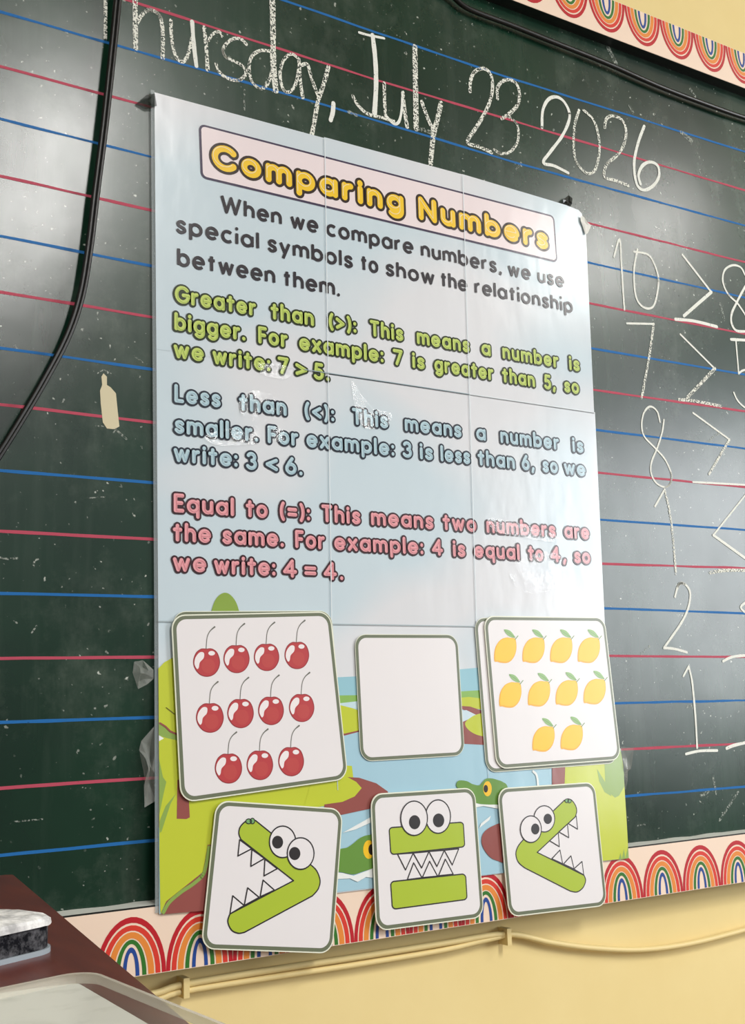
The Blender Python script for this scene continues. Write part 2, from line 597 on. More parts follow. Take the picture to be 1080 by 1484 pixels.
D, T = CHALK, CHALK_DENSE
O1 = (140, 0); S1 = 4.909; O2 = (300, 0)
chalk('chalk_writing', 'white chalk word "Thursday," along the top', [
    (O1, S1, [(62, -60), (64, 140), (62, 275)], 5, D), (O1, S1, [(-40, -75), (160, -40)], 5, D),
    (O1, S1, [(275, -40), (275, 120), (278, 345)], 7, D), (O1, S1, [(285, 165), (320, 110), (365, 72), (420, 85), (455, 130), (470, 220), (472, 320), (470, 415)], 5.5, D),
    (O1, S1, [(528, 145), (535, 280), (560, 390), (610, 440), (650, 390), (680, 270)], 5, D), (O1, S1, [(680, 155), (690, 300), (710, 470)], 6, T),
    (O1, S1, [(765, 195), (780, 330), (790, 495)], 5.5, D), (O1, S1, [(795, 290), (825, 245), (870, 225), (895, 262)], 4, D),
    (O1, S1, [(1065, 315), (1030, 280), (975, 275), (925, 310), (900, 360), (925, 410), (1000, 445), (1050, 480), (1060, 530), (1010, 572), (940, 560), (880, 520), (850, 455)], 4.5, D),
    (O2, S1, [(450, 365), (380, 360), (320, 400), (300, 480), (320, 580), (380, 630), (430, 600), (465, 500)], 4.5, D),
    (O2, S1, [(465, -15), (470, 200), (472, 450), (490, 645)], 8, D),
    (O2, S1, [(655, 420), (600, 385), (545, 430), (520, 520), (540, 630), (585, 655), (630, 600), (655, 480)], 4.5, D),
    (O2, S1, [(655, 430), (665, 580), (682, 695)], 5, D), (O2, S1, [(670, 465), (715, 460), (745, 560), (790, 680)], 5, D),
    (O2, S1, [(865, 475), (830, 600), (790, 720), (765, 860), (745, 965)], 6, D), (O2, S1, [(900, 735), (895, 800), (880, 855)], 6, T),
    (O2, S1, [(268, 640), (266, 700), (267, 780)], 2.5, CHALK_THIN)])
O3 = (480, 30); S3 = 5.4
chalk('chalk_writing', 'white chalk word "July"', [
    (O3, S3, [(220, 92), (290, 112), (415, 138)], 3.5, T), (O3, S3, [(325, 115), (345, 300), (352, 500), (340, 720)], 7, T),
    (O3, S3, [(170, 590), (210, 660), (280, 725), (400, 760), (490, 785)], 5, D), (O3, S3, [(415, 490), (418, 620), (425, 740)], 5, D),
    (O3, S3, [(425, 740), (490, 805), (530, 790), (552, 700), (560, 560)], 4, T), (O3, S3, [(560, 560), (575, 700), (595, 830)], 6, D),
    (O3, S3, [(655, 205), (660, 450), (665, 845)], 8, D), (O3, S3, [(710, 635), (750, 750), (800, 860)], 6, D),
    (O3, S3, [(860, 645), (830, 780), (800, 900), (775, 1150)], 7.5, D), (O3, S3, [(700, 850), (740, 858), (780, 875)], 6, CHALK_THIN),
    (O3, S3, [(140, 715), (200, 740)], 5, CHALK_THIN)])
O4 = (650, 80); S4 = 6.75
chalk('chalk_writing', 'white chalk number "23"', [
    (O4, S4, [(212, 355), (215, 260), (250, 170), (330, 130), (395, 160), (428, 240), (425, 380), (370, 540), (270, 710), (185, 850), (300, 895), (420, 950)], 5.2, D),
    (O4, S4, [(480, 425), (480, 320), (530, 255), (600, 240), (665, 280), (695, 370), (680, 480), (600, 570), (520, 620)], 5, D),
    (O4, S4, [(600, 610), (660, 660), (685, 740), (675, 850), (610, 940), (520, 965), (450, 925)], 4, D), (O4, S4, [(712, 1050), (665, 1115)], 2.5, CHALK_THIN)])
O5 = (770, 120)
chalk('chalk_writing', 'white chalk number "2026"', [
    (O5, S3, [(85, 350), (90, 220), (130, 135), (190, 110), (250, 140), (295, 220), (295, 300), (240, 420), (150, 540), (95, 625), (180, 650), (290, 705)], 4.5, T),
    (O5, S3, [(375, 215), (340, 330), (332, 480), (350, 610), (410, 690), (460, 710), (505, 670), (535, 530), (520, 380), (480, 280), (410, 215)], 4.2, D),
    (O5, S3, [(575, 350), (590, 280), (640, 260), (710, 290), (742, 370), (730, 470), (680, 560), (590, 640), (575, 735), (660, 765), (760, 805)], 4.5, D),
    (O5, S3, [(885, 340), (840, 460), (808, 600), (810, 720), (835, 810), (890, 840), (960, 800), (1000, 730), (990, 650), (930, 620), (870, 650), (840, 720), (855, 790)], 4.5, T),
    (O5, S3, [(770, 180), (800, 235)], 4, CHALK_THIN)])
O6 = (860, 300); O7 = (860, 580); O8 = (860, 820); S8 = 3.905


def sym(row, name, what, strokes):
    chalk(name, 'white chalk %s in the %s row of the sums' % (what, row), strokes)


sym('top', 'chalk_digit', '1', [(O6, S1, [(148, 355), (187, 230), (200, 400), (212, 600), (222, 730)], 3.0, T)])
sym('top', 'chalk_digit', '0', [(O6, S1, [(315, 300), (290, 450), (300, 620), (340, 700), (400, 722), (440, 680), (465, 530), (440, 420), (390, 340), (290, 318)], 3, T)])
sym('top', 'chalk_sign', 'greater-than sign', [(O6, S1, [(635, 340), (840, 605)], 3.4, T), (O6, S1, [(840, 605), (645, 775)], 5, T)])
sym('top', 'chalk_underline', 'underline', [(O6, S1, [(585, 798), (720, 812), (880, 852)], 4.5, T)])
sym('top', 'chalk_digit', '8', [
    (O6, S1, [(1130, 520), (1085, 490), (1050, 430), (990, 415), (935, 450), (922, 530), (960, 620), (1030, 690), (1090, 780), (1130, 850)], 3, T),
    (O6, S1, [(1130, 500), (1085, 560), (1020, 680), (985, 760), (985, 830), (1020, 880), (1090, 885)], 3.6, T)])
sym('second', 'chalk_digit', '7', [(O6, S1, [(240, 828), (432, 832)], 3, T), (O6, S1, [(430, 832), (400, 1050), (345, 1360)], 4, D)])
sym('second', 'chalk_sign', 'greater-than sign', [(O6, S1, [(620, 905), (865, 1150)], 2.8, T), (O6, S1, [(865, 1150), (670, 1355)], 5.2, D)])
sym('second', 'chalk_underline', 'underline', [(O6, S1, [(610, 1370), (720, 1380), (910, 1418)], 4.5, D)])
sym('second', 'chalk_digit', '5', [
    (O6, S1, [(980, 942), (1090, 948), (1160, 955)], 4, T), (O6, S1, [(1015, 945), (1035, 1185)], 3, T), (O6, S1, [(1035, 1185), (1060, 1165), (1090, 1160), (1130, 1180), (1160, 1260), (1140, 1400), (1090, 1430), (1030, 1380), (1000, 1320)], 2.9, T)])
sym('third', 'chalk_digit', '8', [
    (O7, S1, [(475, 155), (455, 80), (405, 45), (360, 90), (345, 180), (365, 260), (440, 340), (510, 420), (555, 520), (550, 590), (510, 618), (450, 590), (412, 520), (415, 440), (455, 340), (490, 230), (503, 140)], 2.8, T)])
sym('third', 'chalk_sign', 'greater-than sign', [(O7, S1, [(710, 90), (970, 280)], 2.8, T), (O7, S1, [(970, 280), (825, 525)], 3.6, D)])
sym('third', 'chalk_underline', 'underline', [(O7, S1, [(710, 582), (1090, 603), (1150, 606)], 2.8, T)])
sym('fourth', 'chalk_digit', '1', [(O7, S1, [(440, 755), (508, 635)], 3.4, T), (O7, S1, [(508, 635), (545, 800), (570, 1000), (588, 1235)], 3.8, D)])
sym('fourth', 'chalk_sign', 'less-than sign', [(O7, S1, [(1090, 665), (855, 960)], 2.6, T), (O7, S1, [(855, 960), (1090, 1130)], 4.4, T)])
sym('fourth', 'chalk_underline', 'underline', [(O7, S1, [(830, 1228), (940, 1210), (1150, 1212)], 5, D)])
sym('fifth', 'chalk_digit', '2', [(O8, S8, [(463, 175), (485, 105), (520, 105), (548, 150), (540, 230), (500, 320), (400, 465)], 3.8, T), (O8, S8, [(400, 465), (460, 470), (530, 490)], 3.8, T)])
sym('fifth', 'chalk_sign', 'less-than sign', [(O8, S8, [(890, 190), (835, 235), (890, 285)], 3.5, T)])
sym('fifth', 'chalk_underline', 'underline', [(O8, S8, [(735, 540), (790, 515), (890, 505)], 4, T)])
sym('sixth', 'chalk_digit', '1', [(O8, S8, [(510, 625), (540, 570)], 3.4, T), (O8, S8, [(540, 570), (560, 660), (578, 850), (588, 1030)], 3.8, T)])
sym('sixth', 'chalk_underline', 'underline below the 1', [(O8, S8, [(525, 1065), (600, 1048), (702, 1045)], 4, T)])
sym('sixth', 'chalk_underline', 'underline at the photo edge', [(O8, S8, [(755, 1033), (800, 1015), (900, 992)], 4.5, T)])
SMEARS = [(O6, S1, [(905, 690), (930, 800)], 5), (O6, S1, [(395, 610), (410, 650)], 3), (O7, S1, [(820, 290), (880, 245), (900, 235)], 3), (O8, S8, [(265, 505), (320, 455)], 3),
          (O8, S8, [(530, 800), (550, 790), (565, 808)], 3), (O8, S8, [(715, 1440), (820, 1280)], 4), (O8, S8, [(680, 1200), (697, 1290)], 4), (O8, S8, [(610, 1300), (650, 1280)], 5),
          (O8, S8, [(250, 1472), (285, 1462)], 2), ((0, 0), 1, [(0, 808), (12, 810), (25, 809)], 3), ((0, 0), 1, [(49, 820), (50, 813), (55, 810)], 3), ((0, 0), 1, [(46, 917), (53, 907)], 2.4),
          ((0, 0), 1, [(19, 1191), (40, 1189), (62, 1187)], 2.2), ((0, 0), 1, [(195, 516), (207, 525)], 2.2), ((0, 0), 1, [(126, 722), (152, 720)], 2), ((0, 0), 1, [(985, 75), (995, 82)], 5),
          ((0, 0), 1, [(882, 70), (893, 92)], 7), ((0, 0), 1, [(1000, 128), (1008, 140)], 4), ((0, 0), 1, [(988, 192), (1002, 204)], 7)]
for sm_ in SMEARS:
    chalk('chalk_smear', 'faint chalk smear', [(*sm_, CHALK_THIN)])

# ------------------------------------------------------------------ rainbow border strips
RB = [((1.0, 1.0), (0.88, 0.90), (190, 14, 34)), ((0.84, 0.86), (0.70, 0.77), (220, 56, 40)), ((0.66, 0.745), (0.49, 0.64), (234, 140, 54)),
      ((0.44, 0.62), (0.32, 0.545), (44, 116, 34)), ((0.24, 0.49), (0.13, 0.40), (24, 70, 150))]
STRIP = ink((247, 222, 200), 0.03, 0.4)
RINK = [ink(c[2], 0.03, 0.4) for c in RB]


def border(label, z0, z1, base_z, sgn, xs, per, hgt, x0, x1):
    root = thing('border_strip', (0.9, -FD, (z0 + z1) / 2 + CZ), label, 'border', None)
    b = MB(); b.slab([(x0, z0), (x1, z0), (x1, z1), (x0, z1)], flat(FD + 0.0006), 0.0005, STRIP); b.build('paper_strip', root)
    for xc in xs:
        b = MB(); a = per / 2
        for (o, i, c), mt in zip(RB, RINK):
            n = 20
            for k in range(n):
                t0 = math.pi * k / n; t1 = math.pi * (k + 1) / n
                q = [(xc + a * o[0] * math.cos(t0), base_z + sgn * hgt * o[1] * math.sin(t0)), (xc + a * o[0] * math.cos(t1), base_z + sgn * hgt * o[1] * math.sin(t1)),
                     (xc + a * i[0] * math.cos(t1), base_z + sgn * hgt * i[1] * math.sin(t1)), (xc + a * i[0] * math.cos(t0), base_z + sgn * hgt * i[1] * math.sin(t0))]
                b.poly(q, flat(FD + 0.0008), mt)
        b.build('printed_rainbow', root)
    return root


border('rainbow paper border along the bottom of the chalkboard, arches upright', ZB0, ZB1 - 0.001, ZB0 + 0.0006, 1,
       [0.4013 + 0.06752 * k for k in range(-1, 22)], 0.0675, 0.0517, -0.4, 1.9)
border('rainbow paper border along the top of the chalkboard, arches hanging down', ZT0 + 0.0005, ZT1, ZT1 - 0.0006, -1,
       [1.0863 + 0.069 * k for k in range(-4, 11)], 0.069, 0.0517, -0.4, 1.9)

# ------------------------------------------------------------------ stroke alphabet for the printed text


def arc(cx, cy, rx, ry, a0, a1, n=14):
    return [(cx + rx * math.cos(math.radians(a0 + (a1 - a0) * i / n)), cy + ry * math.sin(math.radians(a0 + (a1 - a0) * i / n))) for i in range(n + 1)]


def ln(*p):
    return list(p)


CIRC = arc(.5, .5, .5, .5, 0, 360, 22)
A_ = 1.5
G = {
    'a': (1.0, [CIRC, ln((1, 1), (1, 0))]), 'b': (1.0, [ln((0, A_), (0, 0)), CIRC]), 'c': (.86, [arc(.5, .5, .5, .5, 48, 312)]),
    'e': (1.0, [ln((.02, .5), (1, .5)) + arc(.5, .5, .5, .5, 0, 315, 20)]), 'g': (1.0, [CIRC, ln((1, 1), (1, -.05)) + arc(.52, -.05, .48, .45, 0, -140, 9)]),
    'h': (.85, [ln((0, A_), (0, 0)), arc(.425, .55, .425, .45, 180, 0) + [(.85, 0)]]), 'i': (0, [ln((0, 1), (0, 0)), ln((0, 1.44), (0, 1.46))]),
    'l': (0, [ln((0, A_), (0, 0))]), 'm': (1.5, [ln((0, 1), (0, 0)), arc(.375, .6, .375, .4, 180, 0) + [(.75, 0)], arc(1.125, .6, .375, .4, 180, 0) + [(1.5, 0)]]),
    'n': (.85, [ln((0, 1), (0, 0)), arc(.425, .55, .425, .45, 180, 0) + [(.85, 0)]]), 'o': (1.0, [CIRC]), 'p': (1.0, [ln((0, 1), (0, -.5)), CIRC]),
    'q': (1.0, [CIRC, ln((1, 1), (1, -.5))]), 'r': (.5, [ln((0, 1), (0, 0)), arc(.5, .5, .5, .5, 180, 92, 8)]),
    's': (.72, [catmull([(.70, .84), (.52, .98), (.30, .99), (.09, .86), (.12, .63), (.38, .50), (.64, .38), (.70, .16), (.48, .01), (.24, .01), (.02, .17)], 4)]),
    't': (.62, [ln((.3, 1.36), (.3, 0)), ln((0, .98), (.62, .98))]), 'u': (.85, [ln((0, 1), (0, .42)) + arc(.425, .42, .425, .42, 180, 360, 12), ln((.85, 1), (.85, 0))]),
    'w': (1.36, [ln((0, 1), (.34, 0), (.68, .95), (1.02, 0), (1.36, 1))]), 'x': (.82, [ln((0, 1), (.82, 0)), ln((.82, 1), (0, 0))]),
    'y': (.9, [ln((0, 1), (.45, .02)), ln((.9, 1), (.24, -.5))]),
    'C': (1.3, [arc(.74, .75, .74, .75, 42, 318, 20)]), 'G': (1.36, [arc(.74, .75, .74, .75, 42, 345, 20) + [(1.46, .72), (.85, .72)]]),
    'W': (1.9, [ln((0, A_), (.475, 0), (.95, 1.42), (1.425, 0), (1.9, A_))]), 'N': (1.1, [ln((0, 0), (0, A_), (1.1, 0), (1.1, A_))]),
    'T': (.95, [ln((0, A_), (.95, A_)), ln((.475, A_), (.475, 0))]), 'F': (.72, [ln((.72, A_), (0, A_), (0, 0)), ln((0, .76), (.62, .76))]),
    'L': (.72, [ln((0, A_), (0, 0), (.72, 0))]), 'E': (.74, [ln((.74, A_), (0, A_), (0, 0), (.74, 0)), ln((0, .76), (.64, .76))]),
    '3': (.84, [arc(.4, 1.13, .38, .37, 150, -80, 12) + arc(.38, .4, .46, .4, 78, -150, 14)]),
    '4': (1.0, [ln((.72, 0), (.72, A_), (0, .42), (1.0, .42))]),
    '5': (.86, [ln((.78, A_), (.16, A_), (.08, .84)) + arc(.38, .45, .47, .46, 118, -145, 14)]),
    '6': (.94, [arc(.47, .46, .46, .46, 0, 360, 20), ln((.03, .56), (.28, 1.05), (.62, A_))]),
    '7': (.86, [ln((0, A_), (.86, A_), (.28, 0))]),
    '(': (.3, [arc(.62, .66, .6, 1.05, 128, 232, 10)]), ')': (.3, [arc(-.32, .66, .6, 1.05, 52, -52, 10)]),
    '<': (.8, [ln((.8, 1.08), (0, .62), (.8, .16))]), '>': (.8, [ln((0, 1.08), (.8, .62), (0, .16))]), '=': (.8, [ln((0, .9), (.8, .9)), ln((0, .38), (.8, .38))]),
    ':': (0, [ln((0, .88), (0, .9)), ln((0, .06), (0, .08))]), '.': (0, [ln((0, .02), (0, .04))]), ',': (.14, [ln((.14, .1), (.02, -.26))]),
}


def draw_line(mbs, words, bl, br, unit, track, layers, bold_top=None):
    """words: (text, x0, x1 in photo px); bl, br: baseline photo points; layers: (MB, width, depth, material, cap)"""
    df = poster_dep(0.0008)
    wmax = max(l[1] for l in layers)
    for text, x0, x1 in words:
        t0 = (x0 - bl[0]) / (br[0] - bl[0]); t1 = (x1 - bl[0]) / (br[0] - bl[0])
        y0 = bl[1] + (br[1] - bl[1]) * t0; y1 = bl[1] + (br[1] - bl[1]) * t1
        a = P(x0, y0, df); c = P(x1, y1, df)
        zb = (a[1] + c[1]) / 2 + wmax / 2
        X0 = a[0] + wmax / 2; X1 = c[0] - wmax / 2
        x = 0.0; pos = []
        for i, ch in enumerate(text):
            pos.append(x); x += G[ch][0] + track
        nat = x - track
        sx = (X1 - X0) / max(nat, 1e-6) if nat > 0.3 else unit
        for i, ch in enumerate(text):
            gl = [[(X0 + (pos[i] + p[0]) * sx, zb + p[1] * unit) for p in st] for st in G[ch][1]]
            for mb, w, dep, mt, cap, ox, oz in layers:
                mb.blob([[(p[0] + ox, p[1] + oz) for p in st] for st in gl], w, poster_dep(dep), mt, cap)


# ------------------------------------------------------------------ poster
poster = thing('comparing_numbers_poster', (0.735, -0.004, 1.015), 'large laminated blue poster headed Comparing Numbers, taped to the chalkboard', 'poster')
pd = poster_dep(0.0)
RZ = [.6475, .3672, .0915, None]
CPX = [((224, 137), (229.5, 903), (231, 1325)), ((470, 204), (480, 905), (494, 1290)), ((670, 256), (690, 907), (718, 1265)), ((847, 303), (876, 900), (910, 1244))]
CXP = [[P(px, py, pd) for px, py in c] for c in CPX]                         # sheet edges at top, lower seam and foot


def cx(i, z):
    t_, m_, f_ = CXP[i]
    a, c = (t_, m_) if z >= m_[1] else (m_, f_)
    return a[0] + (c[0] - a[0]) * (a[1] - z) / (a[1] - c[1])


def bottom_z(x):
    pb = P(231, 1325, lean_dep(0)), P(910, 1244, lean_dep(0))
    t = (x - pb[0][0]) / (pb[1][0] - pb[0][0])
    return pb[0][1] + (pb[1][1] - pb[0][1]) * t


for rr_ in range(3):
    for cc in range(3):
        zt = RZ[rr_]; b = MB()
        xa, xb = cx(cc, zt), cx(cc + 1, zt)
        jit = 0.0006 * ((rr_ * 3 + cc * 2) % 3 - 1)
        if rr_ < 2:
            zb = RZ[rr_ + 1] - 0.0008
            xc_, xd = cx(cc, zb), cx(cc + 1, zb)
            pts = [(xa, zt + jit), (xb, zt + jit), (xd, zb), (xc_, zb)]
            if rr_ == 0 and cc == 2:
                pts = [(xa, zt + 0.001), P(792, 288.5, pd), P(820, 297, pd), P(839, 304.5, pd), P(843, 309, pd), P(849, 330, pd), (xd, zb), (xc_, zb)]
            if rr_ == 1 and cc == 2:
                pts[1] = (pts[1][0] + .0015, pts[1][1]); pts[2] = (pts[2][0] + .0005, pts[2][1])
        else:
            zb0 = bottom_z(xa); xc_, xd = cx(cc, -0.183), cx(cc + 1, -0.183)
            pts = [(xa, zt), (xb, zt), (xd, bottom_z(xd)), (xc_, bottom_z(xc_))]
        b.slab(pts, pd, 0.0006, SKY, WHITE)
        b.build('printed_sheet', poster)
b = MB()                                        # clear margin of the film along the left edge
for za, zb_ in ((.649, .09), (.09, -.178)):
    b.slab([(cx(0, za) - .004, za), (cx(0, za) + .0001, za), (cx(0, zb_) + .0001, zb_), (cx(0, zb_) - .004, zb_)], poster_dep(-0.0001), 0.0004, CLEAR_EDGE)
tag(b.build('film_margin', poster), 'clear laminating film margin')
b = MB()                                        # taped seams between the sheets
for i in (1, 2):
    b.stroke([(cx(i, .646), .646), (cx(i, .0915), .0915)], 0.0011, poster_dep(0.0014), ink((228, 236, 240)), False)
    b.stroke([(cx(i, .0915), .0915), (cx(i, -.08), -.08)], 0.0008, poster_dep(0.0014), ink((196, 214, 220)), False)
b.stroke([(cx(1, .367) - .03, .3675), (cx(2, .367), .3668)], 0.0010, poster_dep(0.0014), ink((150, 168, 176)), False)
b.stroke([(cx(2, .367), .3668), (cx(3, .367), .3668)], 0.0010, poster_dep(0.0014), ink((222, 230, 234)), False)
b.stroke([(cx(0, .0915), .0915), (cx(3, .0915), .0905)], 0.0011, poster_dep(0.0016), ink((172, 186, 192)), False)
b.build('sheet_seam', poster)

# wrinkles of the clear film that catch the lamps
def make_wrinkle():
    m = bpy.data.materials.new('wrinkled_clear_film'); m.use_nodes = True; nt = m.node_tree
    for n in list(nt.nodes): nt.nodes.remove(n)
    out = nt.nodes.new('ShaderNodeOutputMaterial'); tr = nt.nodes.new('ShaderNodeBsdfTransparent')
    gl = nt.nodes.new('ShaderNodeBsdfGlossy'); gl.inputs['Roughness'].default_value = 0.12
    v = coords(nt, (1, 1, .7))
    n = nd(nt, 'ShaderNodeTexNoise', Scale=95.0, Detail=5.0, Roughness=0.6); nt.links.new(v, n.inputs['Vector'])
    bp = nd(nt, 'ShaderNodeBump', Strength=0.55, Distance=0.006); nt.links.new(n.outputs['Fac'], bp.inputs['Height'])
    nt.links.new(bp.outputs['Normal'], gl.inputs['Normal'])
    mx = nt.nodes.new('ShaderNodeMixShader')
    nt.links.new(mult(nt, noise_fac(nt, v, 50.0, 0.40, 0.55, 2.0), 0.16), mx.inputs[0])
    nt.links.new(tr.outputs[0], mx.inputs[1]); nt.links.new(gl.outputs[0], mx.inputs[2]); nt.links.new(mx.outputs[0], out.inputs[0])
    return m


WRINKLE = make_wrinkle()
for pts in ([(348, 578), (372, 566), (402, 578), (408, 598), (398, 606), (376, 612), (350, 604)], [(296, 632), (330, 622), (372, 618), (378, 640), (350, 646), (310, 645)],
            [(366, 528), (400, 528), (422, 536), (414, 550), (396, 548), (372, 540)], [(508, 552), (522, 570), (540, 592), (566, 600), (560, 618), (530, 622), (516, 600)],
            [(386, 618), (408, 622), (412, 640), (390, 636)], [(706, 752), (740, 756), (806, 776), (800, 786), (752, 778), (716, 770)],
            [(740, 820), (790, 800), (820, 816), (806, 850), (770, 860), (746, 850)]):
    b = MB(); b.poly(catmull(PP(pts, pd), 4, True), poster_dep(0.0019), WRINKLE)
    b.build('film_wrinkle', poster)

# heading panel
hb = PP([(288, 179), (803, 313), (808, 381), (291, 258)], pd)
b = MB()
b.poly(rounded(hb, 0.007), poster_dep(0.0004), PURPLE)
b.poly(rounded(inset(hb, 0.0024), 0.005), poster_dep(0.0006), PINKW)
b.build('heading_panel', poster)
b = MB()
YEL, BRN, PALE = ink((248, 204, 48)), ink((48, 34, 28)), ink((252, 236, 190))
draw_line(None, [('Comparing', 303, 589), ('Numbers', 604, 798)], (330, 252.5), (787, 365), 0.0150, 0.74,
          [(b, 0.0136, 0.0008, BRN, True, 0, 0), (b, 0.0074, 0.0010, YEL, True, 0, 0), (b, 0.0008, 0.0012, PALE, True, -0.0020, 0.0015)])
tag(b.build('heading_lettering', poster), 'yellow bubble heading reading Comparing Numbers')

GREYTXT = ink((46, 42, 50))
b = MB()
LB = [(b, 0.0035, 0.0008, GREYTXT, False, 0, 0)]
draw_line(None, [('When', 320, 409), ('we', 421.5, 462), ('compare', 473.5, 600), ('numbers,', 610.8, 728), ('we', 737, 770), ('use', 780, 818.6)], (336.5, 311), (812, 416), 0.0116, 0.55, LB)
draw_line(None, [('special', 255, 376), ('symbols', 388, 512), ('to', 523, 549), ('show', 559.5, 630.7), ('the', 639, 678), ('relationship', 688.6, 831)], (262.5, 338.7), (817, 451.5), 0.0116, 0.55, LB)
draw_line(None, [('between', 257, 399.5), ('them.', 410.5, 493)], (264, 386), (491, 430), 0.0116, 0.55, LB)
tag(b.build('paragraph', poster), 'dark grey opening sentence of the poster')


def para(label, fill, dark, pale, lines):
    b = MB()
    L = [(b, 0.0079, 0.0008, ink(dark), True, 0, 0), (b, 0.0039, 0.0010, ink(fill), True, 0, 0), (b, 0.0006, 0.0012, ink(pale), True, 0.0011, -0.0006)]
    for words, bl, br in lines:
        draw_line(None, words, bl, br, 0.0102, 0.66, L)
    tag(b.build('paragraph', poster), label)


para('lime green paragraph about greater than', (198, 216, 114), (40, 52, 24), (164, 190, 78), [
    ([('Greater', 250.7, 373.7), ('than', 390, 457.5), ('(>):', 474.4, 519), ('This', 534.6, 587), ('means', 602.6, 683), ('a', 696.4, 713.5), ('number', 727, 812), ('is', 824, 842.5)], (265, 443), (836, 540)),
    ([('bigger.', 250, 358.3), ('For', 372, 419.6), ('example:', 431.5, 558.3), ('7', 568, 586.4), ('is', 596, 618), ('greater', 628, 717.8), ('than', 726.4, 777.7), ('5,', 787.5, 807.6), ('so', 816.5, 841.8)], (258, 481.5), (835, 573)),
    ([('we', 249, 298), ('write:', 305.5, 394.4), ('7', 400.4, 421), ('>', 426, 447.8), ('5.', 452.8, 479.8)], (259.6, 522), (462.6, 553))])
para('pale blue paragraph about less than', (186, 213, 222), (34, 42, 56), (150, 184, 200), [
    ([('Less', 250, 322.4), ('than', 344, 418), ('(<):', 439, 487), ('This', 508.5, 565), ('means', 585, 671.4), ('a', 688.8, 706.5), ('number', 724, 812.8), ('is', 828.7, 848)], (256.7, 586), (842.5, 658.5)),
    ([('smaller.', 250, 376.7), ('For', 385.6, 435), ('example:', 442, 574), ('3', 582, 599.6), ('is', 607, 630), ('less', 637, 684), ('than', 691, 748.7), ('6,', 754.8, 777), ('so', 785, 811), ('we', 816.5, 851)], (256.7, 631), (845.5, 692.5)),
    ([('write:', 249, 347), ('3', 354.4, 375), ('<', 382.6, 405.4), ('6.', 411, 441)], (259.6, 671.5), (422.6, 690.5))])
para('pink paragraph about equal to', (236, 164, 170), (60, 30, 38), (210, 128, 138), [
    ([('Equal', 249, 342), ('to', 353.8, 390.6), ('(=):', 403, 452), ('This', 464, 525), ('means', 536, 630.7), ('two', 640, 693), ('numbers', 703.7, 807.6), ('are', 817, 856.4)], (258, 745.5), (850, 784)),
    ([('the', 247.8, 308.5), ('same.', 319.5, 414), ('For', 425.6, 473.6), ('example:', 482.4, 616), ('4', 624.4, 644.5), ('is', 655, 677), ('equal', 686, 755.7), ('to', 764, 790), ('4,', 796.6, 823), ('so', 831, 858)], (256.7, 787.5), (851.7, 819.5)),
    ([('we', 247.8, 301.7), ('write:', 307.6, 401.9), ('4', 408, 433), ('=', 439, 461), ('4.', 467, 500)], (259.6, 831), (424, 840))])

# printed landscape at the foot of the poster
C_WATER, C_FAR, C_BANK, C_LIME, C_BROWN, C_OLIVE, C_CROC, C_FOAM = (ink(c) for c in (
    (168, 206, 222), (152, 200, 214), (140, 186, 92), (196, 206, 58), (150, 82, 76), (142, 172, 84), (106, 150, 66), (238, 242, 240)))
PUPIL, EYEY = ink((40, 32, 24)), ink((246, 196, 40))
LZ = [0.0004]


def art(b, pts, m, smooth=False, org=(0, 0), s=1.0):
    LZ[0] += 0.00003
    q = PP(pts, poster_dep(0.0006), org, s)
    if smooth: q = catmull(q, 5, True)
    b.poly(q, poster_dep(LZ[0]), m)


def left_x(y):
    return 229.5 + (y - 900) * 0.0045


b = MB()
art(b, [(303, 915), (305, 892), (312, 870), (322, 860), (332, 860.5), (342, 872), (348, 892), (350, 915)], ink((142, 170, 74)), True)
art(b, [(480, 982), (600, 976), (700, 967), (730, 966), (730, 1012), (480, 1012)], C_FAR)
art(b, [(480, 1008), (600, 1006), (700, 1000), (740, 1000), (740, 1014), (480, 1020)], C_BANK)
art(b, [(478, 1020), (740, 1012), (900, 1085), (908, 1190), (911, 1243), (905, 1244.5), (240, 1322), (231, 1325), (230, 1200), (300, 1100), (478, 1090)], C_WATER)
art(b, [(470, 1020), (494, 1019), (520, 1016), (522, 1026), (495, 1030), (470, 1035)], ink((200, 224, 232)))
art(b, [(470, 1066), (500, 1066), (530, 1058), (560, 1045), (560, 1035), (470, 1030)], C_BROWN)
art(b, [(470, 1023), (494, 1022), (510, 1026), (522, 1030), (545, 1042), (522, 1058), (500, 1063), (470, 1063)], C_LIME)
art(b, [(668, 1011), (680, 1010), (696, 1012), (730, 1012), (730, 1034), (696, 1028), (668, 1023)], C_LIME)
art(b, [(668, 1023), (682, 1024), (696, 1029), (730, 1034), (730, 1042), (696, 1040), (684, 1034), (668, 1027)], C_BROWN)
art(b, [(668, 1030), (676, 1029), (690, 1036), (680, 1044), (668, 1052)], ink((206, 226, 236)))
art(b, [(671, 1046), (680, 1042), (740, 1030), (740, 1078), (701, 1079.5), (673, 1078)], C_BROWN)
art(b, [(674, 1049), (682, 1040), (696, 1034), (740, 1024), (740, 1070), (700, 1067), (682, 1060)], C_LIME, True)
b.build('printed_lake', poster)

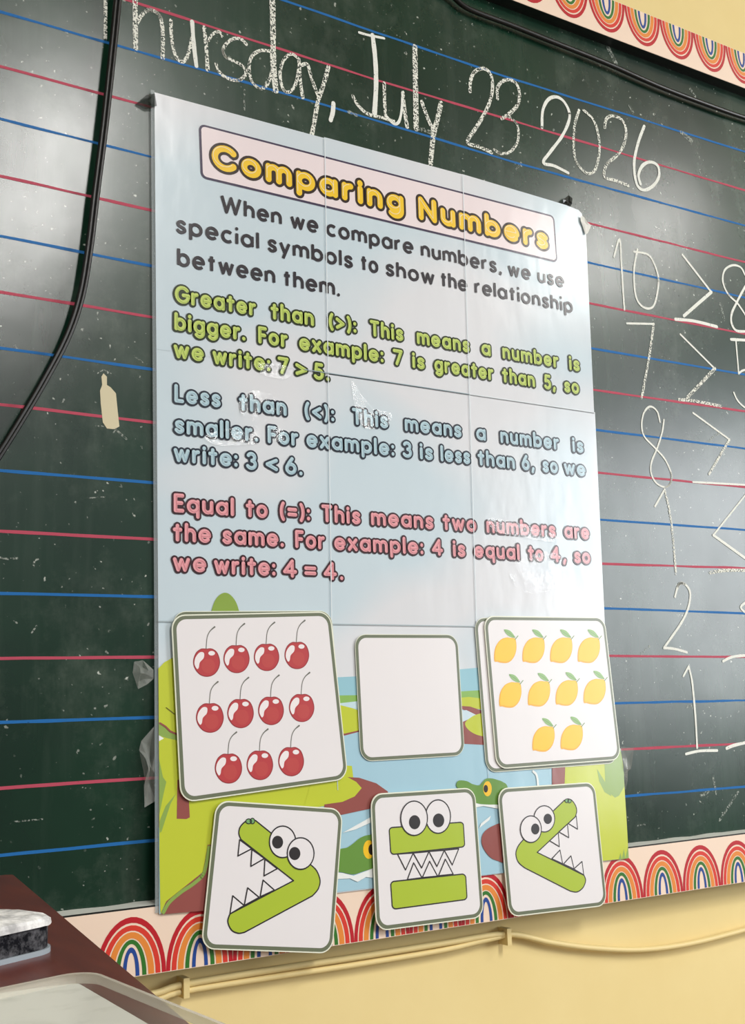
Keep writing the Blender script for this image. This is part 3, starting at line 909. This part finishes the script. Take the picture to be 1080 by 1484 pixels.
b = MB()                                        # left bank
art(b, [(229.5, 969), (238, 960), (252, 952), (330, 952), (330, 1100), (230.5, 1100)], C_LIME)
art(b, [(230.3, 1047), (240, 1054), (254, 1064), (262, 1071), (262, 1076), (230.4, 1066)], C_OLIVE)
b.stroke(PP([(232, 1048), (240, 1053), (247, 1060), (256, 1064)], poster_dep(0.001)), 0.0018, poster_dep(0.0011), C_BROWN)
b.stroke(PP([(241, 1025.5), (253, 1035)], poster_dep(0.001)), 0.0009, poster_dep(0.0011), ink((110, 106, 40)))
art(b, [(230.4, 1066), (238, 1069), (262, 1074), (300, 1090), (510, 1110), (512, 1127), (524, 1142), (514, 1158), (496, 1165), (440, 1172), (330, 1190), (304, 1232), (296, 1262), (262, 1290), (240, 1308), (232.6, 1325), (231, 1250)], C_LIME)
art(b, [(230.3, 1065.5), (237.5, 1070), (230.4, 1074)], C_FOAM)
art(b, [(230.5, 1100), (236, 1126), (241, 1133), (237, 1150), (231, 1180)], C_OLIVE)
art(b, [(255, 1150), (247, 1165), (234, 1205), (231.4, 1207), (231.2, 1190), (240, 1168)], C_OLIVE)
art(b, [(257, 1130), (272, 1130), (275, 1184.5), (270, 1187), (256, 1186.5)], C_BROWN)
art(b, [(301, 1224), (340, 1226), (340, 1316), (233.5, 1325), (241, 1306), (261, 1290), (294, 1264)], C_BROWN)
b.stroke(catmull(PP([(303, 1228), (299, 1252), (294, 1268), (280, 1281), (262, 1293), (245, 1308), (237, 1322)], poster_dep(0.001)), 5), 0.0034, poster_dep(0.00125), C_OLIVE)
b.build('printed_bank', poster)

b = MB()                                        # mound by the water
art(b, [(500, 1126), (520, 1127), (545, 1135), (562, 1147), (562, 1164), (536, 1172), (494, 1181), (470, 1180), (470, 1160)], C_BROWN)
art(b, [(460, 1100), (490, 1116), (503, 1126), (516, 1133), (524, 1142), (514, 1154), (496, 1162), (440, 1170)], C_LIME)
b.build('printed_mound', poster)
b = MB()
art(b, [(800, 1085), (822, 1085), (822, 1113), (819, 1138), (800, 1138)], C_BROWN)
art(b, [(820, 1085), (899, 1085), (903, 1110), (908, 1190), (911, 1243), (903, 1244.5), (860, 1249), (810, 1160), (818, 1137)], C_LIME)
art(b, [(875, 1085), (899, 1085), (904, 1120), (904.5, 1140), (897, 1153), (891, 1156), (884, 1150), (877, 1137)], C_OLIVE)
art(b, [(865, 1114), (871, 1124), (882, 1142), (886, 1154), (876, 1148), (868, 1132)], C_OLIVE)
art(b, [(896, 1246), (899, 1236), (901, 1245), (904, 1230), (906, 1244), (910, 1226), (911, 1243.5)], C_OLIVE)
b.build('printed_bank', poster)
b = MB()
art(b, [(716, 1196), (726, 1193), (745, 1196), (745, 1250), (720, 1247), (708, 1240), (699, 1226), (698, 1213), (704, 1203)], C_BROWN, True)
b.build('printed_mound', poster)
b = MB()
b.stroke(catmull(PP([(773, 1118), (778, 1124), (780, 1140)], poster_dep(0.001)), 5), 0.003, poster_dep(0.0012), C_FOAM)
b.build('printed_ripple', poster)


def croc(pts, foam, eye, pup, streak):
    b = MB()
    art(b, streak, C_FOAM)
    art(b, foam, C_FOAM)
    art(b, pts, C_CROC, True)
    art(b, ellipse(*eye), EYEY)
    art(b, ellipse(*pup), PUPIL)
    b.build('printed_crocodile', poster)


croc([(494, 1230), (503, 1228), (512, 1222), (522, 1214), (534, 1210), (545, 1212), (550, 1250), (540, 1258), (525, 1263), (512, 1267), (496, 1264), (482, 1260), (482, 1236)],
     [(484, 1264), (496, 1265), (512, 1269), (528, 1263), (541, 1258), (541, 1272), (530, 1271), (518, 1278), (507, 1273), (484, 1274)],
     (534, 1231, 8, 13.5, 24), (538, 1231, 4.5, 8, 20), [(496, 1207), (537, 1184), (537, 1192), (515, 1202)])
croc([(661, 1136), (665, 1131), (676, 1132), (684, 1136), (694, 1138), (699, 1133), (704, 1128.5), (712, 1128), (720, 1130), (728, 1133), (735, 1140), (738, 1165), (720, 1166), (690, 1164), (676, 1150), (663, 1142)],
     [(688, 1162), (705, 1164), (722, 1163), (740, 1160), (740, 1170), (722, 1172), (700, 1168), (690, 1170)],
     (706, 1143, 6.2, 11, 24), (703.5, 1143, 3.2, 5.5, 20), [(694, 1200), (697, 1193), (711, 1182), (709, 1188)])

# printed card slots
SLOTS = [('answer_slot', [(514, 920), (662, 920.5), (672.5, 1094), (523, 1103)]), ('card_slot', [(687.5, 896), (872, 899), (894, 1105), (705, 1119)]), ('card_slot', [(250, 887), (479, 886), (500, 1125), (266, 1160)])]
for nm, cor in SLOTS:
    q = PP(cor, lean_dep(0.0012)); b = MB()
    LD = lambda o: lean_dep(o) if nm != 'answer_slot' else lean_dep(o)
    b.poly(rounded(inset(q, -0.0007), 0.0145), lean_dep(0.0020), EDGE)
    b.poly(rounded(q, 0.0135), lean_dep(0.0021), GREYGREEN)
    b.poly(rounded(inset(q, 0.0033), 0.0105), lean_dep(0.0022), CARDW)
    b.build(nm, poster)

# ------------------------------------------------------------------ laminated cards


def card(name, label, corners, off, rad=0.0145, group='laminated cards fixed on the poster'):
    df = lean_dep(off)
    q = PP(corners, df)
    c0 = q[0]; cen = (sum(p[0] for p in q) / 4, sum(p[1] for p in q) / 4)
    root = thing(name, tuple(V(cen[0], cen[1], lean(cen[1]) + off)), label, 'card', group)
    b = MB(); b.slab(rounded(q, rad), df, 0.0012, EDGE, EDGE); tag(b.build('laminate', root), 'pale laminated rim')
    b = MB()
    g = inset(q, 0.0013)
    b.ring(rounded(g, rad - 0.0012), rounded(inset(g, 0.0034), rad - 0.0038), lean_dep(off + 0.0003), GREYGREEN)
    tag(b.build('printed_border', root), 'grey-green rounded outline')
    b = MB()
    b.poly(rounded(inset(g, 0.0034), rad - 0.0038), lean_dep(off + 0.00025), CARDW)
    b.build('card_face', root)
    return root


def pic(b, pts, df, m, org, s, smooth=False):
    q = PP(pts, df, org, s)
    if smooth: q = catmull(q, 5, True)
    b.poly(q, df, m)
    return q


OFF = 0.0042
cherry_card = card('cherry_card', 'large laminated card printed with eleven red cherries', [(248, 891), (479, 886), (505, 1129), (262, 1164)], OFF)
OC = (220, 850); SC_ = 3.6
RED, REDD, REDL = ink((188, 62, 66), .06, .3), ink((152, 44, 52), .06, .3), ink((192, 72, 70), .06, .3)
STEM, SHINE = ink((112, 112, 104), .06, .3), ink((244, 236, 236), .06, .3)
for x, y, rx, ry in [(286, 396, 70, 75), (442, 378, 68, 74), (599, 369, 66, 72), (757, 359, 64, 72), (303, 685, 72, 78), (463, 662, 69, 77), (622, 648, 67, 75), (782, 633, 66, 74),
                     (400, 949, 71, 79), (564, 932, 69, 78), (727, 913, 67, 77)]:
    b = MB(); d0 = OFF + 0.0004
    body = [(0, -.96), (.38, -.97), (.78, -.72), (1, -.15), (.93, .38), (.6, .82), (.08, 1), (-.48, .87), (-.88, .44), (-1, -.08), (-.82, -.64), (-.42, -.95)]
    pic(b, [(x + u * rx, y + v * ry) for u, v in body], lean_dep(d0), REDD, OC, SC_, True)
    pic(b, [(x + u * rx * .93, y + v * ry * .94) for u, v in body], lean_dep(d0 + .00004), RED, OC, SC_, True)
    pic(b, [(x + rx * (.12 + .5 * u), y + ry * (.25 + .5 * v)) for u, v in body], lean_dep(d0 + .00008), REDL, OC, SC_, True)
    pic(b, [(x + u * rx, y + v * ry) for u, v in [(-.2, -.66), (-.5, -.7), (-.82, -.35), (-.9, .1), (-.72, .45), (-.58, .36), (-.5, 0), (-.22, -.3)]], lean_dep(d0 + .00012), SHINE, OC, SC_, True)
    pic(b, ellipse(x + .38 * rx, y - .64 * ry, rx * .25, ry * .16, 16), lean_dep(d0 + .00012), SHINE, OC, SC_)
    q = catmull(PP([(x - 2, y - ry * .97), (x + 3, y - ry - 55), (x + 18, y - ry - 88), (x + 42, y - ry - 110)], lean_dep(d0), OC, SC_), 5)
    b.stroke(q, [0.0008 + 0.0012 * (i / len(q)) ** 4 for i in range(len(q))], lean_dep(d0), STEM)
    b.build('printed_cherry', cherry_card)

lemon_card = card('lemon_card', 'large laminated card printed with ten yellow lemons', [(701, 892.5), (876.5, 894.5), (900.5, 1101), (720, 1115)], OFF)
OL = (670, 870); SL = 4.154
LEM, LEMD, LEAF, LEAFD = ink((250, 200, 10), .06, .3), ink((242, 176, 8), .06, .3), ink((140, 184, 110), .06, .3), ink((110, 150, 80), .06, .3)
for x, y in [(260, 298), (430, 298), (597, 298), (763, 298), (290, 567), (463, 560), (630, 555), (798, 547), (490, 832), (660, 823)]:
    b = MB(); d0 = OFF + 0.0004
    body = [(-66, 68), (-67, 20), (-57, -22), (-32, -58), (2, -74), (30, -73), (58, -68), (66, -40), (66, 0), (55, 38), (34, 66), (10, 79), (-25, 78), (-48, 72)]
    pic(b, [(x + u, y + v) for u, v in body], lean_dep(d0), LEMD, OL, SL, True)
    pic(b, [(x + 2 + u * .92, y - 3 + v * .92) for u, v in body], lean_dep(d0 + .00004), LEM, OL, SL, True)
    pic(b, [(x - 8, y - 120), (x + 10, y - 122), (x + 32, y - 112), (x + 52, y - 88), (x + 58, y - 74), (x + 36, y - 76), (x + 10, y - 92)], lean_dep(d0 + .00008), LEAF, OL, SL, True)
    b.stroke(PP([(x - 6, y - 119), (x + 30, y - 95), (x + 58, y - 74)], lean_dep(d0), OL, SL), 0.0005, lean_dep(d0 + .00012), LEAFD)
    b.stroke(PP([(x + 58, y - 62), (x + 76, y - 84)], lean_dep(d0), OL, SL), 0.0009, lean_dep(d0 + .00012), LEAFD)
    b.build('printed_lemon', lemon_card)

DKG = ink((120, 176, 110), .06, .3)


def outline(b, q, w, df):
    b.stroke(list(q) + [q[0]], w, df, INKBLACK, True, 10)


def crocodile(root, org, s, bodies, teeth, eyes, nostrils, lw=0.0013):
    d0 = OFF + 0.0004
    b = MB()
    for pts, sm in bodies:
        q = PP(pts, lean_dep(d0), org, s)
        if sm: q = rounded_path(q)
        b.poly(q, lean_dep(d0), LIME); outline(b, q, lw, lean_dep(d0 + .00006))
    b.build('printed_jaw', root)
    b = MB()
    for t in teeth:
        q = PP(t, lean_dep(d0), org, s)
        b.poly(q, lean_dep(d0 + .00008), CARDW); outline(b, q, lw, lean_dep(d0 + .00012))
    b.build('printed_teeth', root)
    for i, (cx_, cy, rx, ry, px_, py_, prx, pry) in enumerate(eyes):
        b = MB(); e = d0 + .0002 + i * .0002
        q = PP(ellipse(cx_, cy, rx, ry), lean_dep(d0), org, s)
        b.poly(q, lean_dep(e), CARDW); outline(b, q, lw, lean_dep(e + .00005))
        b.poly(PP(ellipse(px_, py_, prx, pry), lean_dep(d0), org, s), lean_dep(e + .0001), INKBLACK)
        b.build('printed_eye', root)
    if nostrils:
        b = MB()
        for n_ in nostrils:
            q = PP(ellipse(*n_, 16), lean_dep(d0), org, s)
            b.poly(q, lean_dep(d0 + .0002), DKG); outline(b, q, lw * .7, lean_dep(d0 + .00025))
        b.build('printed_nostril', root)


def rounded_path(q):
    return q


c1 = card('crocodile_card', 'laminated card with crocodile mouth open to the left, bottom left of poster', [(313.5, 1159.5), (497.5, 1172), (482, 1382), (291, 1375.5)], OFF, 0.014)
up = catmull([(408, 222), (372, 214), (335, 232), (306, 265), (298, 305), (312, 345)], 5)
turn = catmull([(765, 508), (805, 548), (828, 612), (815, 668), (778, 712)], 5)
low = catmull([(335, 950), (295, 956), (250, 935), (226, 880), (240, 830)], 5)
crocodile(c1, (280, 1140), 4.5, [(up + [(655, 613)] + low[::-1] + turn[::-1], False)],
          [[(303, 347), (292, 452), (382, 405)], [(383, 410), (376, 520), (465, 468)], [(468, 473), (462, 582), (548, 535)],
           [(240, 830), (258, 712), (332, 775)], [(333, 775), (355, 660), (430, 722)], [(437, 718), (456, 610), (530, 675)]],
          [(583, 360, 86, 103, 550, 362, 36, 42), (700, 436, 87, 103, 661, 436, 37, 43)], [(362, 226, 19, 16), (386, 224, 15, 18)])
c2 = card('crocodile_card', 'laminated card with equals-sign crocodile of two level green bars, bottom centre of poster', [(537, 1150.5), (688.5, 1141), (702, 1329.5), (545.5, 1350)], OFF, 0.014)


def rq(pts, org, s, rad_px):
    return [tuple(p) for p in rounded(pts, rad_px, 5)]


crocodile(c2, (500, 1110), 4.5, [(rq([(288, 403), (772, 366), (782, 527), (300, 578)], 0, 0, 22), False), (rq([(298, 755), (787, 703), (797, 870), (310, 935)], 0, 0, 24), False)],
          [[(343, 575), (395, 678), (445, 568)], [(445, 568), (500, 665), (548, 558)], [(548, 558), (600, 655), (648, 550)], [(648, 550), (700, 645), (742, 540)],
           [(407, 741), (448, 632), (502, 729)], [(505, 728), (552, 622), (604, 719)], [(610, 716), (655, 608), (706, 706)]],
          [(607, 330, 81, 109, 610, 355, 37, 45), (450, 341, 87, 112, 453, 367, 37, 46)], None)
c3 = card('crocodile_card', 'laminated card with crocodile mouth open to the right, bottom right of poster', [(721, 1142.5), (862, 1133), (880.5, 1312.5), (738, 1329.5)], OFF, 0.014)
up = catmull([(572, 250), (595, 240), (620, 250), (642, 282), (648, 315), (640, 347)], 5)
low = catmull([(692, 700), (702, 732), (685, 775), (650, 800), (610, 795)], 5)
turn = catmull([(335, 655), (296, 620), (282, 570), (295, 525), (325, 487)], 5)
crocodile(c3, (680, 1100), 4.154, [(up + [(410, 562)] + low + turn, False)],
          [[(645, 343), (653, 422), (597, 388)], [(592, 392), (600, 473), (540, 438)], [(537, 443), (543, 527), (485, 492)],
           [(690, 697), (680, 617), (630, 662)], [(632, 662), (613, 583), (568, 632)], [(563, 630), (547, 548), (498, 600)]],
          [(452, 360, 63, 79, 473, 360, 25, 31), (371, 422, 63, 80, 397, 421, 25, 33)], [(588, 251, 11, 11), (604, 253, 11, 11)], 0.0012)

# ------------------------------------------------------------------ cords


def cord3(pts, dep):
    q = catmull([P(a, c, flat(dep)) for a, c in pts], 8)
    return [V(x, z, dep) for x, z in q]


b = MB()
left_path = [(176, -40), (172, -10), (165, 60), (152, 180), (140, 275), (129, 365), (117, 432), (97, 490), (62, 556), (25, 618), (-8, 670), (-60, 750)]
b.tube(cord3([(a - 3.2, c) for a, c in left_path], 0.012), 0.0023, CORD)
b.tube(cord3([(a + 2.6, c) for a, c in left_path], 0.012), 0.0023, CORD)
tag(b.build('power_cord', smooth=True), 'black twin-strand cord hanging down the left side of the chalkboard', 'cord')
b = MB()
b.tube(cord3([(636, -18), (655, -6), (680, 13), (740, 36), (800, 60), (880, 92), (960, 127), (1040, 157), (1090, 174), (1200, 208), (1330, 252), (1480, 290)], 0.008), 0.0034, CORD)
tag(b.build('power_cord', smooth=True), 'black cord sagging below the top rainbow border at upper right', 'cord')

cable = thing('wall_cable', (0.9, WALL_Y, 0.94), 'cream painted cable clipped to the yellow wall under the chalkboard', 'cable')
WP = base_mat('cream_cable_paint', (236, 213, 150), 0.45, 0.4)[0]


def wall_path(pts):
    return catmull([P(a, c, flat(-0.005)) for a, c in pts], 6)


b = MB()
main = [(150, 1452), (225, 1440), (268, 1427), (400, 1405), (520, 1387), (640, 1368), (735, 1354), (800, 1366), (860, 1374), (930, 1376.5), (1000, 1368), (1080, 1348), (1140, 1330)]
b.tube([V(x, z, -0.0065) for x, z in wall_path(main)], 0.0034, WP)
b.tube([V(x, z, -0.0068) for x, z in wall_path([(150, 1462), (225, 1450), (268, 1437), (400, 1416), (520, 1398), (640, 1378), (700, 1364), (735, 1356)])], 0.003, WP)
b.build('cable', cable, smooth=True)
for px_, py_ in ((268, 1431), (735, 1357)):
    x, z = P(px_, py_, flat(-0.004)); b = MB()
    b.box(x - 0.003, x + 0.003, -0.0005, WALL_Y, z + CZ - 0.009, z + CZ + 0.009, WP); b.build('cable_clip', cable)

# ------------------------------------------------------------------ bits of tape


def crumple(name, label, pts, org, s, dep, mat, seed, jag=0.004, group=None):
    """creased piece of tape: an irregular facetted sheet"""
    rnd = random.Random(seed); b = MB()
    q = PP(pts, flat(dep), org, s)
    cen = (sum(p[0] for p in q) / len(q), sum(p[1] for p in q) / len(q))
    ds = [dep + rnd.uniform(-jag, jag) for _ in q]
    mid = [((p[0] + cen[0]) / 2 + rnd.uniform(-.001, .001), (p[1] + cen[1]) / 2 + rnd.uniform(-.001, .001)) for p in q]
    dm = [dep + rnd.uniform(-jag, jag) for _ in q]
    n = len(q); c3 = V(cen[0], cen[1], dep + jag * .6)
    for i in range(n):
        j = (i + 1) % n
        A, B_, C_, D_ = V(*q[i], ds[i]), V(*q[j], ds[j]), V(*mid[j], dm[j]), V(*mid[i], dm[i])
        b.face([A, B_, C_], mat); b.face([A, C_, D_], mat); b.face([D_, C_, c3], mat)
    return tag(b.build(name, weld=True), label, 'tape', group)


OT = (150, 880); ST = 4.638
crumple('clear_tape', 'short crumple of clear tape beside the cherry card on the left poster edge', [(270, 355), (335, 420), (340, 480), (290, 520), (230, 550), (205, 440), (215, 365)], OT, ST, 0.006, CLEAR, 3)
crumple('clear_tape', 'long hanging strip of creased clear tape on the left poster edge', [(250, 900), (335, 800), (345, 950), (330, 1110), (345, 1300), (265, 1345), (290, 1150), (240, 960)], OT, ST, 0.007, CLEAR, 5, 0.005)
crumple('clear_tape', 'creased clear tape sticking out at the right poster edge below the lemon card', [(965, 880), (1018, 890), (1015, 1000), (985, 1075), (1000, 1140), (965, 1140), (955, 1000)], OL, SL, 0.012, CLEAR, 8, 0.005)
crumple('white_tape', 'torn white tape at the top right corner of the poster', [(555, 470), (600, 490), (640, 560), (695, 600), (650, 700), (615, 720), (590, 620), (555, 540)], (780, 260), 9.0, 0.0065, WHITE, 11, 0.0009)
crumple('black_tape', 'small shiny crumple of black tape above the top right corner of the poster', [(330, 260), (390, 210), (440, 250), (460, 310), (440, 345), (390, 320), (345, 300)], (780, 260), 9.0, 0.005, make_clear('dark_tape', (40, 44, 40), 0.85, 0.15), 12, 0.004)
crumple('dark_tape', 'dark crumpled tape at the top left corner of the poster', [(197, 150), (212, 138), (224, 136), (226, 155), (212, 158)], (0, 0), 1, 0.004, make_clear('smoky_tape', (30, 40, 34), 0.7, 0.2), 14, 0.003)

# ------------------------------------------------------------------ desk with eraser and plastic tray


def Hz(px, py, z):
    v = ray(px, py); t = z / v.z
    return Vector((v.x * t, v.y * t - DIST))


DZ = -0.12
desk = thing('wooden_desk', (0.03, -0.6, 0.0), 'dark red-brown wooden desk standing in front of the chalkboard at lower left', 'desk')
cor = Vector((0.269, 0.970 - DIST)); ux = Vector((-0.99, 0.139)).normalized(); uy = Vector((-0.139, -0.99)).normalized()
edge2 = Vector((0.205, 0.515 - DIST)); uy = (edge2 - cor).normalized(); ux = Vector((uy.y, -uy.x))
foot = [cor, cor + ux * 0.45, cor + ux * 0.45 + uy * 0.85, cor + uy * 0.85]
fr = rounded([tuple(p) for p in foot], 0.006, 4)
b = MB(); b.prism(fr, DZ + CZ - 0.03, DZ + CZ, WOOD)
top = b.build('desk_top', desk)
bv = top.modifiers.new('soft_edge', 'BEVEL'); bv.width = 0.0015; bv.segments = 2; bv.limit_method = 'ANGLE'
for i, (a, c) in enumerate(((0.03, 0.03), (0.42, 0.03), (0.03, 0.82), (0.42, 0.82))):
    p = cor + ux * a + uy * c; b = MB()
    b.prism([tuple(p + ux * s1 * .02 + uy * s2 * .02) for s1, s2 in ((-1, -1), (1, -1), (1, 1), (-1, 1))], 0.0, DZ + CZ - 0.03, WOOD)
    b.build('leg', desk)
b = MB(); p0 = cor + ux * .05 + uy * .03; p1 = cor + ux * .40 + uy * .03
b.prism([tuple(p0 - uy * .009), tuple(p1 - uy * .009), tuple(p1 + uy * .009), tuple(p0 + uy * .009)], DZ + CZ - 0.15, DZ + CZ - 0.03, WOOD); b.build('apron', desk)

# eraser
e = Vector((0.909, 0.417)); nn = Vector((-0.417, 0.909)); FR = Vector((0.2035, 0.636 - DIST))
er = thing('chalkboard_eraser', (FR.x - 0.06, FR.y, DZ + CZ), 'chalky felt eraser lying on the dark wooden desk', 'eraser')


def er_foot(g):
    return rounded([tuple(FR + e * g - nn * g), tuple(FR + e * g + nn * (0.046 + g)), tuple(FR - e * 0.15 + nn * (0.046 + g)), tuple(FR - e * 0.15 - nn * g)], 0.017, 8)


ztop = DZ + CZ
b = MB(); b.prism(er_foot(0.0006), ztop, ztop + 0.0026, base_mat('worn_grey_backing', (150, 160, 168), 0.6)[0]); b.build('backing', er)
mf, nt, bs = base_mat('dusty_black_felt', (30, 30, 34), 0.95, 0.1)
vv = coords(nt)
nt.links.new(mixc(nt, noise_fac(nt, vv, 160.0, 0.42, 0.75, 4.0, 0.7), lin((20, 21, 26)), lin((110, 110, 114))), bs.inputs['Base Color'])
b = MB(); b.prism(er_foot(-0.0005), ztop + 0.0026, ztop + 0.0155, mf); b.build('felt', er)
mw, nt, bs = base_mat('chalk_covered_felt', (235, 235, 232), 0.95, 0.1)
vv = coords(nt, (1, 1, 1))
nt.links.new(mixc(nt, noise_fac(nt, vv, 90.0, 0.35, 0.6, 5.0, 0.6), lin((176, 176, 176)), lin((244, 244, 242))), bs.inputs['Base Color'])
b = MB(); outl = [Vector(p) for p in er_foot(0.0012)]
cc = sum(outl, Vector((0, 0))) / len(outl); rings = []
for g, h in ((0.992, 0.0142), (0.985, 0.0165), (0.955, 0.0185), (0.86, 0.0197), (0.45, 0.0202)):
    rings.append([Vector((*(cc + (p - cc) * g), ztop + h + 0.0011 * noise.noise((p.x * 160 * g, p.y * 160 * g, h * 50)))) for p in outl])
for i in range(len(rings) - 1):
    for k in range(len(outl)):
        b.face([rings[i][k - 1], rings[i][k], rings[i + 1][k], rings[i + 1][k - 1]], mw)
b.face(rings[-1], mw)
tag(b.build('chalk_coat', er, weld=True), 'white chalk-caked wiping face')

# clear tray
TZ = -0.085
A0 = Hz(128, 1407, TZ)
dr = (Hz(320, 1484, TZ) - A0).normalized(); bk = (Hz(0, 1434, TZ) - A0).normalized()
tray = thing('plastic_tray', (A0.x - 0.08, A0.y - 0.08, DZ + CZ), 'clear plastic tray holding white paper on the wooden desk, bottom left corner', 'tray')
TW, TL = 0.17, 0.24


def tray_foot(g):
    return rounded([tuple(A0 - bk * g - dr * g), tuple(A0 + bk * (TW + g) - dr * g), tuple(A0 + bk * (TW + g) + dr * (TL + g)), tuple(A0 - bk * g + dr * (TL + g))], 0.009, 6)


zr = TZ + CZ; zb = DZ + CZ + 0.0004
b = MB(); n = len(tray_foot(0))
lv = [(0.0, zr), (-0.003, zr - 0.001), (-0.0045, zr - 0.012), (-0.006, zb + 0.004), (-0.009, zb)]
rg = [[Vector((x, y, z)) for x, y in tray_foot(g)] for g, z in lv]
for i in range(len(rg) - 1):
    for k in range(n): b.face([rg[i][k - 1], rg[i + 1][k - 1], rg[i + 1][k], rg[i][k]], PLASTIC)
b.face(rg[-1], PLASTIC)
b.build('tray_body', tray, weld=True)
RIM = make_clear('frosted_plastic_rim', (226, 220, 205), 0.62, 0.2)
b = MB(); o_, i_ = tray_foot(0.0), tray_foot(-0.0014)
for k in range(n):
    b.face([Vector((*o_[k - 1], zr + .0006)), Vector((*o_[k], zr + .0006)), Vector((*i_[k], zr + .0006)), Vector((*i_[k - 1], zr + .0006))], RIM)
    b.face([Vector((*o_[k - 1], zr - .003)), Vector((*o_[k], zr - .003)), Vector((*o_[k], zr + .0006)), Vector((*o_[k - 1], zr + .0006))], RIM)
b.build('tray_rim', tray, weld=True)
mp_, nt, bs = base_mat('grey_white_paper', (214, 216, 208), 0.7, 0.2)
vv = coords(nt)
nt.links.new(mixc(nt, noise_fac(nt, vv, 45.0, 0.55, 0.8, 3.0), lin((216, 218, 210)), lin((180, 182, 172))), bs.inputs['Base Color'])
b = MB(); zp = -0.103
q = Hz(112, 1424, zp); q2 = Hz(215, 1484, zp); q3 = Hz(0, 1439, zp)
u1 = (q2 - q).normalized(); u2 = (q3 - q).normalized()
b.prism(rounded([tuple(q), tuple(q + u2 * 0.13), tuple(q + u2 * 0.13 + u1 * 0.2), tuple(q + u1 * 0.2)], 0.004, 4), zb + 0.0022, zp + CZ, mp_)
tag(b.build('paper_stack'), 'stack of white paper lying inside the clear plastic tray', 'paper')
